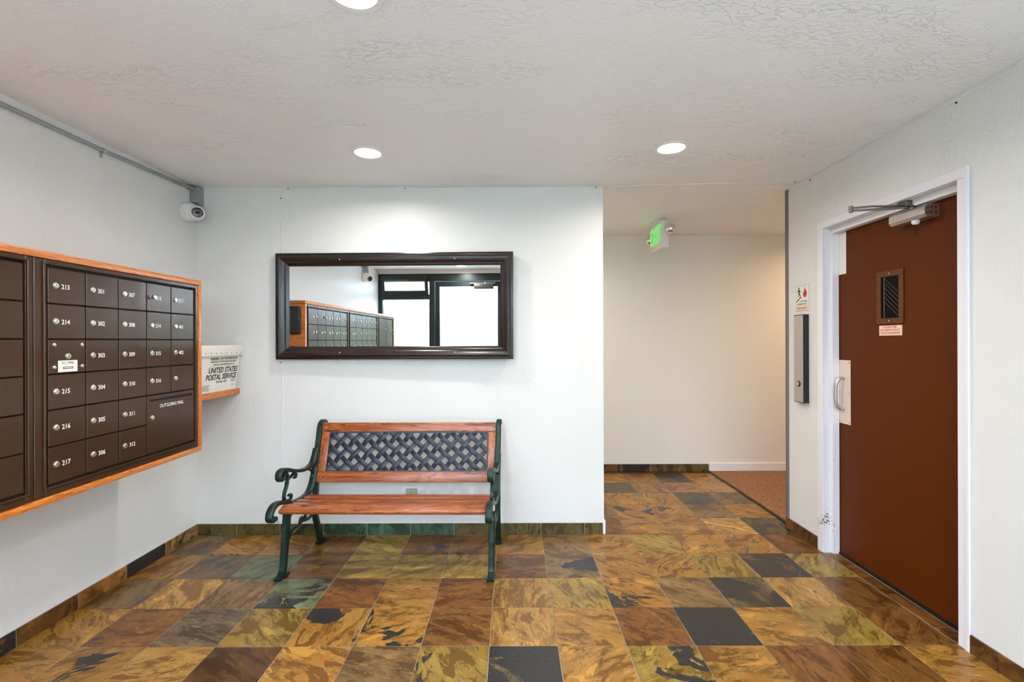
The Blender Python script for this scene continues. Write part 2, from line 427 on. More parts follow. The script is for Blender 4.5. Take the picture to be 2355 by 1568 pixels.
def text(name, s, size, pos, rv, uv, mat, parent, align='LEFT', shear=0, sx=1.0, ext=.0004, bold=0.0):
    """lettering: pos = baseline start, rv / uv = reading and up directions"""
    cu = bpy.data.curves.new('t', 'FONT'); cu.body = s; cu.size = size; cu.align_x = align; cu.extrude = ext; cu.shear = shear; cu.offset = bold; cu.resolution_u = 2
    t = bpy.data.objects.new('t', cu); COL.objects.link(t)
    dg = bpy.context.evaluated_depsgraph_get()
    me = bpy.data.meshes.new_from_object(t.evaluated_get(dg))
    bpy.data.objects.remove(t); bpy.data.curves.remove(cu)
    rv = Vector(rv).normalized(); uv = Vector(uv).normalized(); nv = rv.cross(uv)
    o0 = ORG[parent.name]; p = Vector(pos) - o0
    M = Matrix(((rv.x * sx, uv.x, nv.x, p.x), (rv.y * sx, uv.y, nv.y, p.y), (rv.z * sx, uv.z, nv.z, p.z), (0, 0, 0, 1)))
    me.transform(M); me.materials.clear()
    return obj(name, me, mat, parent)

# ================================================================== SETTING
# --- floor: bed of grout, then every slate tile
fb = MB(); fb.box(XL - .1, 2.152, YF - .1, YH, -.06, -.0025)
floor = struct('floor', fb, 'grout', 'multicoloured slate tile floor of the lobby', 'floor')
def tile_mesh(w, h, nm, jit=.0009):
    mb = MB(); n = 4; ring = []
    for sx0, sy0, dx, dy, L in ((-w / 2, -h / 2, 1, 0, w), (w / 2, -h / 2, 0, 1, h), (w / 2, h / 2, -1, 0, w), (-w / 2, h / 2, 0, -1, h)):
        for i in range(n):
            f = i / n * L; j = random.uniform(-jit, jit)
            ring.append((sx0 + dx * f - dy * j * -1, sy0 + dy * f + dx * j))
    sh = lambda k, z: [mb.bm.verts.new((x * (1 - 2 * k / w), y * (1 - 2 * k / h), z + (random.uniform(-.0004, .0003) if z == 0 else 0))) for x, y in ring]
    top = sh(.0016, 0); mid = sh(0, -.0014); bot = sh(0, -.009)
    N = len(ring)
    for i in range(N):
        j = (i + 1) % N
        mb.bm.faces.new((mid[i], mid[j], top[j], top[i])); mb.bm.faces.new((bot[i], bot[j], mid[j], mid[i]))
    mb.bm.faces.new(top); mb.bm.faces.new(bot[::-1])
    bmesh.ops.recalc_face_normals(mb.bm, faces=mb.bm.faces)
    me = bpy.data.meshes.new(nm); mb.bm.to_mesh(me); mb.bm.free()
    me.materials.append(MATS['slate_tile']); return me
GAP = .0032
TM = [tile_mesh(S - GAP, S - GAP, 'floor_tile') for _ in range(6)]
PALS = dict(O=(186, 136, 62), A=(204, 156, 80), Y=(178, 146, 66), B=(140, 96, 46), R=(146, 96, 44), G=(124, 132, 98), T=(146, 114, 70), D=(104, 90, 60), P=(126, 104, 78), K=(106, 73, 36), V=(96, 86, 50), E=(70, 96, 76))
# tone letter and black share (0-9) of each tile, columns -7..6, front row first (row -1)
TABLE = {-1: 'O3 O5 A0 K0 O0 T1 Y3 D8 O2 Y6 O1 R2 B3 O1', 0: 'O2 R2 P3 Y0 O4 O6 B1 A1 O0 R3 D8 O0 Y1 B4',
         1: 'T2 A0 T1 G5 R1 O1 R0 A0 Y0 O5 T1 D7 A0 B3', 2: 'O1 P1 G1 B2 Y2 Y1 Y2 B4 T4 O1 O0 Y0 P8 Y2',
         3: 'P1 O3 O1 B2 Y2 B3 B4 O0 T1 O0 Y4 O0 O0 R1', 4: '.. .. .. .. .. O1 T2 O2 R2 R1 O4 O2 A1 D7',
         5: '.. .. .. .. .. B1 O2 T1 O2 T1 O5 O3 T2 O1', 6: '.. .. .. .. .. O2 T3 O1 Y2 O1 O2 O1 D5 T3',
         7: '.. .. .. .. .. T2 O1 B2 O3 T2 D5 O3 O1 A1', 8: '.. .. .. .. .. O1 B2 O2 T1 O1 O1 O2 D5 O1'}
def tone(r, c):
    row = TABLE.get(r)
    if row:
        s = row.split()[c + 7]
        if s != '..': return PALS[s[0]], int(s[1]) / 10
    return PALS[random.choice('OOAYBRTTDP')], random.choice((0, .1, .2, .3, .5, .7))
def put_tile(me, x, y, col, alpha, rot=0, parent=floor, name='floor_tile'):
    o = bpy.data.objects.new(name, me); COL.objects.link(o); o.parent = parent
    o.location = (x, y, random.uniform(-.0008, .0003)); o.rotation_euler = (random.uniform(-.0016, .0016), random.uniform(-.0016, .0016), rot)
    k = random.uniform(.60, .74); l = lin(col)
    o.color = (l[0] * k, l[1] * k, l[2] * k, alpha)
    return o
CUTS = {}
def cut_mesh(w, h):
    key = (round(w, 3), round(h, 3))
    if key not in CUTS: CUTS[key] = tile_mesh(w - GAP, h - GAP, 'floor_tile')
    return CUTS[key]
for r in range(-10, 9):
    for c in range(-7, 7):
        if r >= 4 and c < -2: continue
        x0, x1 = c * S, (c + 1) * S; y0, y1 = r * S, (r + 1) * S
        if c == -7: x0 = XL + .002
        if c == 6 and r < 4: x1 = XR - .006
        if r == -10: y0 = YF + .03
        if r == 4 and c < 2: y0 = YB + .13
        col, al = tone(r, c)
        full = abs(x1 - x0 - S) < 1e-4 and abs(y1 - y0 - S) < 1e-4
        if full: put_tile(random.choice(TM), (x0 + x1) / 2, (y0 + y1) / 2, col, al, random.choice((0, PI / 2, PI, -PI / 2)))
        else: put_tile(cut_mesh(x1 - x0, y1 - y0), (x0 + x1) / 2, (y0 + y1) / 2, col, al)
for c in range(-2, 7):                                    # narrow closing row at the far wall
    put_tile(cut_mesh(S, YH - 9 * S), (c + .5) * S, (YH + 9 * S) / 2, PALS['K'], .3)
for k, (y0, y1) in enumerate(((.005, .13), (.13, .43), (.43, .74), (.74, .915))):   # sill tiles in the door reveal
    put_tile(cut_mesh(.080, y1 - y0), XR + .037, (y0 + y1) / 2, PALS['B'], .3)
# grout sill under the door
sb = MB(); sb.box(2.152, 2.26, -.05, .98, -.06, -.0025); obj('door_sill_bed', sb, 'grout', floor)

cb = MB(); cb.box(2.156, 5.05, 1.20, YH, -.06, .004)
carpet = struct('floor_carpet', cb, 'carpet', 'brown loop carpet of the side corridor beside the slate', 'carpet')
eb = MB(); eb.box(2.140, 2.166, 1.365, YH - .012, -.002, .010, .004, 2)
struct('trim_1', eb, 'edge_strip', 'black rubber edging strip between slate tiles and brown carpet', 'trim')

# --- ceiling
cb = MB(); cb.box(XL - .12, 5.15, YF - .1, YH + .12, ZC, ZC + .1)
struct('ceiling', cb, 'ceiling_paint', 'pale grey trowel-textured ceiling', 'ceiling')

# --- walls
def wallbox(name, dims, mat, label):
    mb = MB()
    for d in dims: mb.box(*d)
    return struct(name, mb, mat, label, 'wall')
wallbox('wall_left', [(XL - .12, XL, YF - .1, YB + .12, -.06, ZC)], 'wall_paint', 'white textured plaster wall carrying the mailboxes')
wallbox('wall_back', [(XL, XW, YB, YB + .12, -.06, ZC)], 'wall_paint', 'white plaster wall behind the bench and the mirror')
DY0, DY1, DZ = -.002, .930, 2.082                        # clear opening of the door frame
WY0, WY1, WZ = DY0 - .03, DY1 + .03, DZ + .03           # rough opening in the wall
wallbox('wall_right', [(XR, XR + .15, WY1, 1.350, -.06, ZC), (XR, XR + .15, YF - .1, WY0, -.06, ZC), (XR, XR + .15, WY0, WY1, WZ, ZC)], 'wall_paint', 'cream plaster wall with the brown door')
wallbox('wall_hall', [(-.75, 5.1, YH, YH + .12, -.06, ZC)], 'hall_paint', 'plain far wall of the hallway with the white skirting')
wallbox('wall_hall_end', [(-.75, -.63, YB + .12, YH, -.06, ZC)], 'hall_paint', 'end wall of the hallway hidden behind the mirror wall')
wallbox('wall_corridor', [(XR + .15, 5.1, 1.23, 1.35, -.06, ZC), (5.0, 5.1, 1.35, YH, -.06, ZC)], 'hall_paint', 'corridor walls beyond the brown door')

wallbox('wall_light_stop', [(XR + .152, XR + .25, -.3, 1.22, -.06, ZC)], 'hall_paint', 'unseen slab added behind the brown door to stop light leaks')  # added slab, keeps outside light from leaking through the frame joints
# grey strip at the end of the right wall
gb = MB(); gb.box(XR - .004, XR + .002, 1.318, 1.354, .075, ZC - .004, .001); gb.box(XR - .004, XR + .05, 1.350, 1.356, .075, ZC - .004)
struct('trim_2', gb, 'grey_strip', 'grey corner strip at the end of the door wall', 'trim')

# --- skirting of slate pieces
BH, BT = .078, .011
def skirting(name, axis, fixed, a, b_, sgn, cuts, tones, label):
    """pieces between successive cuts; fixed = wall face, sgn = side the pieces stand on"""
    bb = MB()
    if axis == 'x': bb.box(a, b_, fixed, fixed + sgn * (BT - .003), 0, BH - .002)
    else: bb.box(fixed, fixed + sgn * (BT - .003), a, b_, 0, BH - .002)
    base = struct(name, bb, 'grout', label, 'skirting')
    for i in range(len(cuts) - 1):
        p, q = cuts[i], cuts[i + 1]; L = abs(q - p) - .004
        mb = MB()
        if axis == 'x': mb.box(-L / 2, L / 2, -BT / 2, BT / 2, -BH / 2, BH / 2, .0018)
        else: mb.box(-BT / 2, BT / 2, -L / 2, L / 2, -BH / 2, BH / 2, .0018)
        o = obj('skirting_tile', mb, 'slate_base', base)
        m_ = (p + q) / 2
        o.location = (m_, fixed + sgn * BT / 2, BH / 2) if axis == 'x' else (fixed + sgn * BT / 2, m_, BH / 2)
        t, al = tones[i % len(tones)]
        o.color = lin(PALS[t]) + (al,)
    return base
skirting('baseboard_back', 'x', YB, XL + BT, XW, -1, [XL + BT] + [(k * S - .002) for k in range(-6, 3)] + [XW - .008],
         [('V', .5), ('V', .15), ('V', .3), ('E', .4), ('E', .15), ('E', .2), ('V', .3), ('V', .3), ('V', .2), ('V', .2)], 'olive slate skirting along the wall behind the bench')
skirting('baseboard_left', 'y', XL, YF + .06, YB, 1, [YF + .06] + [k * S for k in range(-8, 4)] + [YB],
         [('K', .2)] * 8 + [('K', .4), ('K', .3), ('B', .1), ('D', .6), ('T', .4)], 'slate skirting below the mailboxes')
skirting('baseboard_right', 'y', XR, .99, 1.352, -1, [.99, 1.225, 1.352], [('K', .3), ('K', .2)], 'short dark slate skirting between the door and the corridor')
skirting('baseboard_right_front', 'y', XR, YF + .06, -.053, -1, [YF + .06] + [k * S - .06 for k in range(-8, 1)][:-1] + [-.053], [('K', .4), ('K', .2)], 'dark slate skirting in front of the door')
skirting('baseboard_hall', 'x', YH, -.6, 2.150, -1, [-.6] + [k * S for k in range(-1, 7)] + [2.150], [('K', .3), ('K', .4), ('K', .2), ('T', .5), ('K', .4), ('K', .6), ('K', .5), ('D', .3), ('D', .5)], 'dark slate skirting on the far hall wall')
wb = MB(); wb.box(2.152, 5.0, YH - .014, YH, .004, .088, .003)
struct('baseboard_corridor', wb, 'trim_white', 'white painted skirting above the corridor carpet', 'skirting')
pb = MB(); pb.box(XW - .008, XW + .010, YB - .012, YB + .12, 0, .098, .004)
struct('trim_3', pb, 'trim_white', 'white painted tile end at the foot of the wall corner', 'trim')

# --- shopfront behind the photographer, seen in the mirror
def frame_set(name, label, members, mat='storefront_frame'):
    t = thing(name, label, 'shopfront', (0, YF, 0), kind='structure')
    return t
sf = frame_set('wall_front', 'dark metal glazed shopfront facing the bench', None)
def member(nm, x0, x1, z0, z1, y0=-.05, y1=.05, parent=sf, mat='storefront_frame'):
    mb = MB(); mb.box(x0, x1, YF + y0, YF + y1, z0, z1, .003); return obj(nm, mb, mat, parent)
member('head_beam', XL, XR, 2.40, ZC, -.08, .06, mat='wall_paint')
member('frame_head', XL + .002, XR - .002, 2.285, 2.40)
member('frame_jamb', XL + .002, -2.070, 0, 2.285); member('frame_jamb', XR - .07, XR - .002, 0, 2.285)
member('mullion', -1.346, -1.262, 0, 2.285); member('mullion', -.206, -.11, 0, 2.285); member('mullion', .95, 1.03, .22, 2.285)
member('transom', -2.070, -1.346, 2.010, 2.085)
member('sill_rail', -2.070, -1.346, 0, .22); member('sill_rail', -.11, XR - .07, 0, .22)
def pane(nm, x0, x1, z0, z1, mat, label=None, y=0.0):
    mb = MB(); mb.box(x0, x1, YF + y - .003, YF + y + .003, z0, z1); o = obj(nm, mb, mat, sf, smooth=False); return o
pane('glass_pane', -2.070, -1.346, .22, 2.010, 'reeded_glass'); pane('glass_pane', -.11, .95, .22, 2.285, 'reeded_glass'); pane('glass_pane', 1.03, XR - .07, .22, 2.285, 'reeded_glass')
# hopper sash tilted inwards at the top
hp = thing('window_1', 'small hopper window in a black sash tilted open above fluted glass', 'window', (-1.715, YF + .05, 2.10), kind='structure')
R = Matrix.Translation((-1.715, YF + .055, 2.10)) @ Matrix.Rotation(math.radians(-13), 4, 'X')
for nm, d, mt in (('sash_rail', (-.36, .36, -.015, .015, -.02, .045), 'storefront_frame'), ('sash_rail', (-.36, .36, -.015, .015, .215, .265), 'storefront_frame'),
                  ('sash_stile', (-.36, -.31, -.015, .015, .045, .215), 'storefront_frame'), ('sash_stile', (.31, .36, -.015, .015, .045, .215), 'storefront_frame'), ('glass_pane', (-.31, .31, -.003, .003, .045, .215), 'clear_glass')):
    mb = MB(); mb.box(*d); mb.xf(R); obj(nm, mb, mt, hp)
# glazed entrance door
dr = thing('door_2', 'dark metal entrance door with fluted glass and closer', 'door', (-.734, YF, 0), kind='structure')
for nm, d, mt in (('stile', (-1.258, -1.189, .03, 2.28), 'storefront_frame'), ('stile', (-.296, -.210, .03, 2.28), 'storefront_frame'), ('top_rail', (-1.189, -.296, 2.205, 2.28), 'storefront_frame'), ('bottom_rail', (-1.189, -.296, .03, .26), 'storefront_frame')):
    mb = MB(); mb.box(d[0], d[1], YF - .02, YF + .024, d[2], d[3], .003); obj(nm, mb, mt, dr)
mb = MB(); mb.box(-1.189, -.296, YF - .003, YF + .003, .26, 2.205); obj('glass_pane', mb, 'reeded_glass', dr)
mb = MB(); mb.box(-.655, -.355, YF + .026, YF + .085, 2.160, 2.235, .006, 2); cl = obj('closer_body', mb, 'closer_bronze', dr)
mb = MB(); mb.box(-.72, -.33, YF + .05, YF + .07, 2.242, 2.254); mb.cyl((-.48, YF + .06, 2.235), (-.48, YF + .06, 2.262), .022); obj('closer_arm', mb, 'galvanised', cl)
mb = MB(); mb.tube(smoothpath([(-1.22, YF + .024, 1.22), (-1.22, YF + .075, 1.20), (-1.22, YF + .075, .92), (-1.22, YF + .024, .90)], 5), .011); obj('pull_handle', mb, 'stainless', dr)

# --- world outside the glass
gb = MB(); gb.box(-14, 14, -24, YF - .11, -.25, -.10); struct('ground_outside', gb, 'concrete', 'pale concrete walk outside the shopfront', 'ground')
bb = MB(); bb.box(-9, 9, -5.7, -5.55, 2.02, 2.19); bb.box(-7.0, -6.8, -5.7, -5.55, -.1, 2.02); bb.box(6.8, 7.0, -5.7, -5.55, -.1, 2.02)
struct('wall_street', bb, 'concrete', 'grey concrete beam across the walk outside', 'wall')
mb = MB(); nx, nz = 60, 10
for i in range(nx + 1):                                   # clipped hedge with a lumpy face
    x = -5.2 + 10.4 * i / nx; ring = []
    for k in range(16):
        a_ = 2 * PI * k / 16; ca, sa = math.cos(a_), math.sin(a_)
        f = 1 + .09 * math.sin(x * 5 + 3 * a_) + random.uniform(-.06, .06)
        ring.append(mb.bm.verts.new((x, -6.5 + .5 * f * math.copysign(abs(ca) ** .6, ca), .95 + 1.03 * f * math.copysign(abs(sa) ** .6, sa))))
    if i:
        for k in range(16): mb.bm.faces.new((pr[k], pr[(k + 1) % 16], ring[(k + 1) % 16], ring[k]))
    else: mb.bm.faces.new(ring[::-1])
    pr = ring
mb.bm.faces.new(pr)
tag(obj('hedge', mb, 'foliage'), 'clipped green hedge outside the fluted glass', 'hedge')

# ================================================================== DOOR (right wall)
d1 = thing('door_1', 'brown stairway door in a white metal frame', 'door', (XR, .46, 0), kind='structure')
FW = .052
mb = MB()
XI = XR - .010                                             # face of the frame stands a little proud
for p, q in ((DY0 - FW, DY0), (DY1, DY1 + FW)):
    o_, i_ = (p, q) if p < 0 else (q, p)
    mb.box(XI, XR - .0004, p, q, 0, DZ, .0015); mb.box(XR - .0003, XR + .045, i_, i_ + (o_ - i_) * .55, 0, DZ)
mb.box(XI, XR - .0004, DY0 - FW, DY1 + FW, DZ + .0004, DZ + .048, .0015); mb.box(XR - .0003, XR + .045, DY0 - .028, DY1 + .028, DZ + .0004, DZ + .028)
mb.box(XI - .004, XI - .0004, DY0 - FW - .004, DY0 - FW + .014, 0, DZ + .05, .001)
mb.box(XR + .0454, XR + .086, DY0 + .0004, DY0 + .016, 0, DZ - .034); mb.box(XR + .0454, XR + .086, DY1 - .016, DY1 - .0004, 0, DZ - .034); mb.box(XR + .0454, XR + .086, DY0 + .0004, DY1 - .0004, DZ - .0336, DZ - .0004)
obj('door_frame', mb, 'frame_enamel', d1)
LX = XR + .090
mb = MB(); mb.box(LX, LX + .045, DY0 + .005, DY1 - .005, .014, DZ - .03, .001); leaf = obj('door_leaf', mb, 'door_brown', d1)
mb = MB(); mb.box(LX - .009, LX + .045, DY0 + .004, DY1 - .004, -.001, .0135); obj('door_gap_shade', mb, 'gap_black', d1)  # black strip standing in for the dark gap under the leaf
# vision lite
ly0, ly1, lz0, lz1 = .408, .594, 1.455, 1.750
mb = MB()
for d in ((ly0, ly1, lz0, lz0 + .032), (ly0, ly1, lz1 - .032, lz1), (ly0, ly0 + .030, lz0 + .032, lz1 - .032), (ly1 - .030, ly1, lz0 + .032, lz1 - .032)):
    mb.box(LX - .008, LX - .0002, d[0], d[1], d[2], d[3], .0015)
vl = obj('window_frame', mb, 'lite_frame', d1)
mb = MB(); mb.box(LX - .002, LX + .001, ly0 + .03, ly1 - .03, lz0 + .032, lz1 - .032); obj('glass_pane', mb, 'dark_glass', vl)
mb = MB(); mb.box(LX - .0032, LX - .0018, .542, .545, lz0 + .034, lz1 - .034)
for k in range(-3, 9):
    a = lz0 + .05 + k * .026
    y_a, z_a, y_b, z_b = .540, a + .075, .440, a - .012
    if z_b > lz0 + .034 and z_a < lz1 - .034: mb.tube([(LX - .0025, y_a, z_a), (LX - .0025, y_b, z_b)], .0006, 5)
obj('glass_wire', mb, 'wire', vl)
mb = MB()
for z in (lz0 + .016, lz1 - .016): mb.sphere((LX - .009, (ly0 + ly1) / 2, z), .004, 10, 6, (.5, 1, 1))
obj('screw', mb, 'stainless', vl)
# small notice under the lite
mb = MB(); mb.box(LX - .0025, LX - .0002, .421, .580, 1.391, 1.447); sg = obj('fire_notice', mb, 'sign_pink', d1); sg['label'] = 'pale pink fire notice with red lettering'
for i, s in enumerate(('IN CASE OF FIRE', 'USE STAIRWAY FOR EXIT.', 'DO NOT USE ELEVATOR.')):
    text('lettering', s, .0155, (LX - .003, .5005, 1.4325 - i * .0165), (0, -1, 0), (0, 0, 1), 'print_red', sg, 'CENTER', 0, .78, .0002)
# push/pull plate and handle
mb = MB(); mb.box(LX - .0025, LX - .0002, .814, .925, .839, 1.240, .001); hp_ = obj('pull_plate', mb, 'plate_warm_sheen', d1)
mb = MB(); mb.tube(smoothpath([(LX - .002, .872, 1.128), (LX - .028, .872, 1.126), (LX - .048, .874, 1.095), (LX - .052, .876, 1.03), (LX - .048, .874, .965), (LX - .028, .872, .934), (LX - .002, .872, .932)], 6), .0095, 12); obj('pull_handle', mb, 'stainless', hp_)
mb = MB()
for y in (.826, .913):
    for z in (.852, 1.035, 1.226): mb.cyl((LX - .0032, y, z), (LX - .0015, y, z), .0035, n=8)
obj('screw', mb, 'gap_black', hp_)
mb = MB(); mb.box(LX - .0025, LX - .0002, .850, .9245, 1.782, 2.048, .001); obj('top_plate', mb, 'label_white', d1)
# closer
cy0, cy1, cz0, cz1 = .195, .420, 1.972, 2.034; cx = LX - .072
mb = MB(); mb.prism([(cx, cy0 + .01, cz0 + .014), (cx + .012, cy0 + .01, cz0), (LX - .001, cy0 + .01, cz0), (LX - .001, cy0 + .01, cz1), (cx + .012, cy0 + .01, cz1), (cx, cy0 + .01, cz1 - .014)], (0, cy1 - cy0 - .01, 0)); clb = obj('closer_body', mb, 'stainless', d1)
mb = MB(); mb.prism([(cx - .001, cy0, cz0 + .014), (cx + .012, cy0, cz0 - .001), (LX - .001, cy0, cz0 - .001), (LX - .001, cy0, cz1 + .001), (cx + .012, cy0, cz1 + .001), (cx - .001, cy0, cz1 - .014)], (0, .012, 0)); obj('end_cap', mb, 'nickel', clb)
mb = MB()
for x, z in ((.014, .020), (.014, .042), (.030, .018), (.030, .046), (.052, .020), (.052, .044)): mb.cyl((cx + x, cy0 - .002, cz0 + z), (cx + x, cy0 + .002, cz0 + z), .0042, n=10)
obj('screw', mb, 'print_black', clb)
mb = MB(); mb.lathe((cx + .03, .285, cz0 + .002), (0, 0, -1), [(0, 0), (.017, 0), (.018, .012), (.012, .022), (0, .024)], 16); obj('adjuster_cap', mb, 'plastic_white', clb)
mb = MB(); mb.cyl((cx + .034, .31, cz1), (cx + .034, .31, cz1 + .022), .014); mb.box(cx + .016, cx + .052, .29, .335, cz1 + .012, cz1 + .020, .002)
mb.tube([(cx + .034, .318, cz1 + .016), (1.990, .372, cz1 + .018), (1.905, .392, cz1 + .018)], [.0075, .006, .0055], 8)
obj('closer_arm', mb, 'steel_dark', clb)
mb = MB(); mb.tube([(1.905, .392, cz1 + .031), (2.00, .366, cz1 + .034), (XR + .03, .336, cz1 + .026)], [.0055, .0055, .006], 8); mb.cyl((1.905, .392, cz1 + .008), (1.905, .392, cz1 + .042), .010)
mb.box(XR + .015, XR + .06, .30, .36, cz1 + .018, cz1 + .048, .002); obj('closer_forearm', mb, 'steel_dark', clb)

# ================================================================== MAILBOXES (left wall)
y0m, y1m, zb, zt = -1.985, .573, .752, 1.715
sur = thing('mailbox_surround', 'oak surround boxing in the wall of brown mailboxes', 'cabinet', (XL, -.7, zb))
WT = .028
for nm, d, mt in (('top_board', (XL + .001, XF + .004, y0m, y1m, zt - WT, zt), 'oak'), ('bottom_board', (XL + .001, XF + .004, y0m, y1m, zb, zb + WT), 'oak'),
                  ('end_board', (XL + .001, XF + .004, y1m - WT, y1m, zb + WT, zt - WT), 'oak_x'), ('end_board', (XL + .001, XF + .004, y0m, y0m + WT, zb + WT, zt - WT), 'oak_x')):
    mb = MB(); mb.box(*d, .004, 2); obj(nm, mb, mt, sur)
rows = [1.658, 1.518, 1.381, 1.245, 1.108, .967, .823]
def mail_unit(label, ya, yb, cols, cells, extra=None):
    """cells: list of (col0, col1, row0, row1, number, kind)"""
    u = thing('mailbox_unit', label, 'mailboxes', (XF, (ya + yb) / 2, zb + WT), 'mailbox units in the oak surround')
    z0, z1 = zb + WT + .001, zt - WT - .001
    mb = MB(); mb.box(XL + .05, XF - .022, ya + .002, yb - .002, z0 + .002, z1 - .002); obj('housing', mb, 'brown_metal_dark', u)
    fa, fb_ = cols[0] - .008, cols[-1] + .008
    mb = MB()
    for d in ((ya + .001, fa, z0, z1), (fb_, yb - .001, z0, z1), (fa, fb_, rows[0] + .010, z1), (fa, fb_, z0, rows[-1] - .010)):
        mb.box(XF - .022, XF, d[0], d[1], d[2], d[3], .0025)
    obj('outer_frame', mb, 'brown_metal', u)
    mb = MB()                                              # raised bead round the doors
    for d in ((fa - .011, fa - .001, rows[-1] - .016, rows[0] + .016), (fb_ + .001, fb_ + .009, rows[-1] - .016, rows[0] + .016), (fa, fb_, rows[0] + .008, rows[0] + .015), (fa, fb_, rows[-1] - .015, rows[-1] - .008)):
        mb.box(XF - .012, XF + .007, d[0], d[1], d[2], d[3], .002)
    obj('bead', mb, 'brown_metal', u)
    mb = MB(); mb.box(XF - .024, XF - .012, fa, fb_, rows[-1] - .01, rows[0] + .01); obj('door_backing', mb, 'gap_black', u)
    for c0, c1, r0, r1, num, kind in cells:
        a, b_ = cols[c0] + .0025, cols[c1] - .0025; zh, zl = rows[r0] - .0025, rows[r1] + .0025
        mb = MB(); mb.box(XF - .012, XF + .0015, a, b_, zl, zh, .0016)
        dn = obj('mailbox_door', mb, 'brown_metal', u)
        ly, lz = a + .029, (zh + zl) / 2 + .001
        if kind == 'mail':
            for yy in (a + .022, b_ - .018):
                for zz in (zl + .024, zh - .020): mb = MB(); mb.lathe((XF + .0015, yy, zz), (1, 0, 0), [(.0075, 0), (.0075, .003), (.004, .0055), (0, .006)], 14); obj('bolt', mb, 'nickel', dn)
            ly = (a + b_) / 2
        length = .018 if num == '313' else .0055
        if kind == 'out': lz = zh - .108
        mb = MB(); mb.lathe((XF + .0015, ly, lz), (1, 0, 0), [(.0122, 0), (.0122, .0022), (.0102, .0026), (.0102, length), (.0085, length + .0015), (0, length + .0015)], 18)
        lk = obj('lock', mb, 'nickel', dn)
        mb = MB(); mb.box(XF + .003 + length, XF + .0034 + length, ly - .0008, ly + .0008, lz - .005, lz + .004); obj('keyhole', mb, 'gap_black', dn)
        if num: text('number', num, .0265, (XF + .0017, ly + (.030 if num == '313' else .025), lz - .0105), (0, 1, 0), (0, 0, 1), 'print_white', dn, 'LEFT', 0, .90, .0002, .0003)
        if kind == 'out':
            mb = MB(); mb.box(XF + .0012, XF + .0022, a + .012, b_ - .012, zh - .030, zh - .017, .0004); obj('mail_slot', mb, 'mail_slot', dn)
            text('lettering', 'OUTGOING MAIL', .0255, (XF + .0017, (a + b_) / 2, zh - .066), (0, 1, 0), (0, 0, 1), 'print_white', dn, 'CENTER', 0, .86, .0002)
        if kind == 'mail':
            mb = MB(); mb.box(XF + .0016, XF + .0030, a + .038, b_ - .038, zl + .004, zl + .050, .0006); pp = obj('name_plate', mb, 'label_white', dn)
            text('lettering', 'U.S. MAIL', .0145, (XF + .0032, (a + b_) / 2, zl + .036), (0, 1, 0), (0, 0, 1), 'print_black', pp, 'CENTER', 0, .9, .0001)
            mb = MB(); mb.box(XF + .003, XF + .0034, (a + b_) / 2 - .021, (a + b_) / 2 + .021, zl + .0165, zl + .0245); obj('maker_mark', mb, 'print_black', pp)
            mb = MB(); mb.box(XF + .0034, XF + .0036, (a + b_) / 2 - .018, (a + b_) / 2 + .018, zl + .0188, zl + .0222); obj('maker_bar', mb, 'label_white', pp)
    return u
c1 = [-.327, -.163, .002, .167, .332, .507]
N1 = [['213', '214', None, '215', '216', '217'], ['301', '302', '303', '304', '305', '306'], ['307', '308', '309', '310', '311', '312'], ['313', '314', '315', '316'], ['317', '401', '402', '']]
cells = [(ci, ci + 1, ri, ri + 1, n, 'mail' if n is None else 'box') for ci, colm in enumerate(N1) for ri, n in enumerate(colm)]
cells.append((3, 5, 4, 6, '', 'out'))
mail_unit('brown mailbox unit numbered 213 to 402 with the outgoing mail slot', -.378, .544, c1, cells)
c2 = [v - .922 for v in c1]
N2 = {0: 6, 1: 6, 2: 6, 3: 6, 4: 6}
cells = [(ci, ci + 1, ri, ri + 1, ('207', '208', '209')[ri] if ci == 4 and ri < 3 else '', 'box') for ci in range(5) for ri in range(6)]
mail_unit('brown mailbox unit with doors 207, 208 and 209 beside the 213 unit', -1.300, -.379, c2, cells)
c3 = [-1.905, -1.63, -1.352]
cells = [(ci, ci + 1, r, r + 2, '', 'box') for ci in range(2) for r in (0, 2, 4)]
mail_unit('brown parcel locker unit with large doors at the shopfront end of the bank', -1.956, -1.301, c3, cells)
# black box hung on the end board (seen in the mirror)
mb = MB(); mb.box(XF - .29, XF - .03, y1m + .001, y1m + .022, 1.43, 1.665, .012, 3)
kb = obj('key_box', mb, 'plastic_black', org=(XF - .16, y1m, 1.43)); tag(kb, 'flat black glossy box fixed to the oak end panel', 'box')

# --- oak shelf in the corner with the mail tub
mb = MB(); mb.box(XL + .001, -1.826, y1m + .03, YB - .003, 1.003, 1.040, .002); sh = obj('wall_shelf', mb, 'oak', org=(XL, .9, 1.0))
tag(sh, 'small oak shelf between the mailboxes and the corner', 'shelf')
mb = MB(); mb.prism([(XL + .001, .66, 1.003), (-1.93, .66, 1.003), (XL + .001, .66, .83)], (0, .02, 0)); br = obj('shelf_bracket', mb, 'bench_wood', sh)
mb = MB(); mb.box(XL + .001, XL + .022, .69, YB - .01, .965, 1.003); obj('shelf_cleat', mb, 'bench_wood', sh)
tub = thing('mail_tub', 'white plastic postal tub with black lettering on the shelf', 'mail tub', (-1.98, 1.0, 1.041))
ty0, ty1 = .755, 1.205; zb_, zt_ = 1.041, 1.340
def tub_ring(k): return (-2.105 - .012 * k, -1.838 + .030 * k, ty0 - .026 * k, ty1 + .024 * k)
mb = MB(); a = tub_ring(0); b_ = tub_ring(1); w = .005
def q4(r, z, i=0): return [(r[0] + i, r[2] + i, z), (r[1] - i, r[2] + i, z), (r[1] - i, r[3] - i, z), (r[0] + i, r[3] - i, z)]
V = q4(a, zb_) + q4(b_, zt_) + q4(b_, zt_, w) + q4(a, zb_ + w, w)
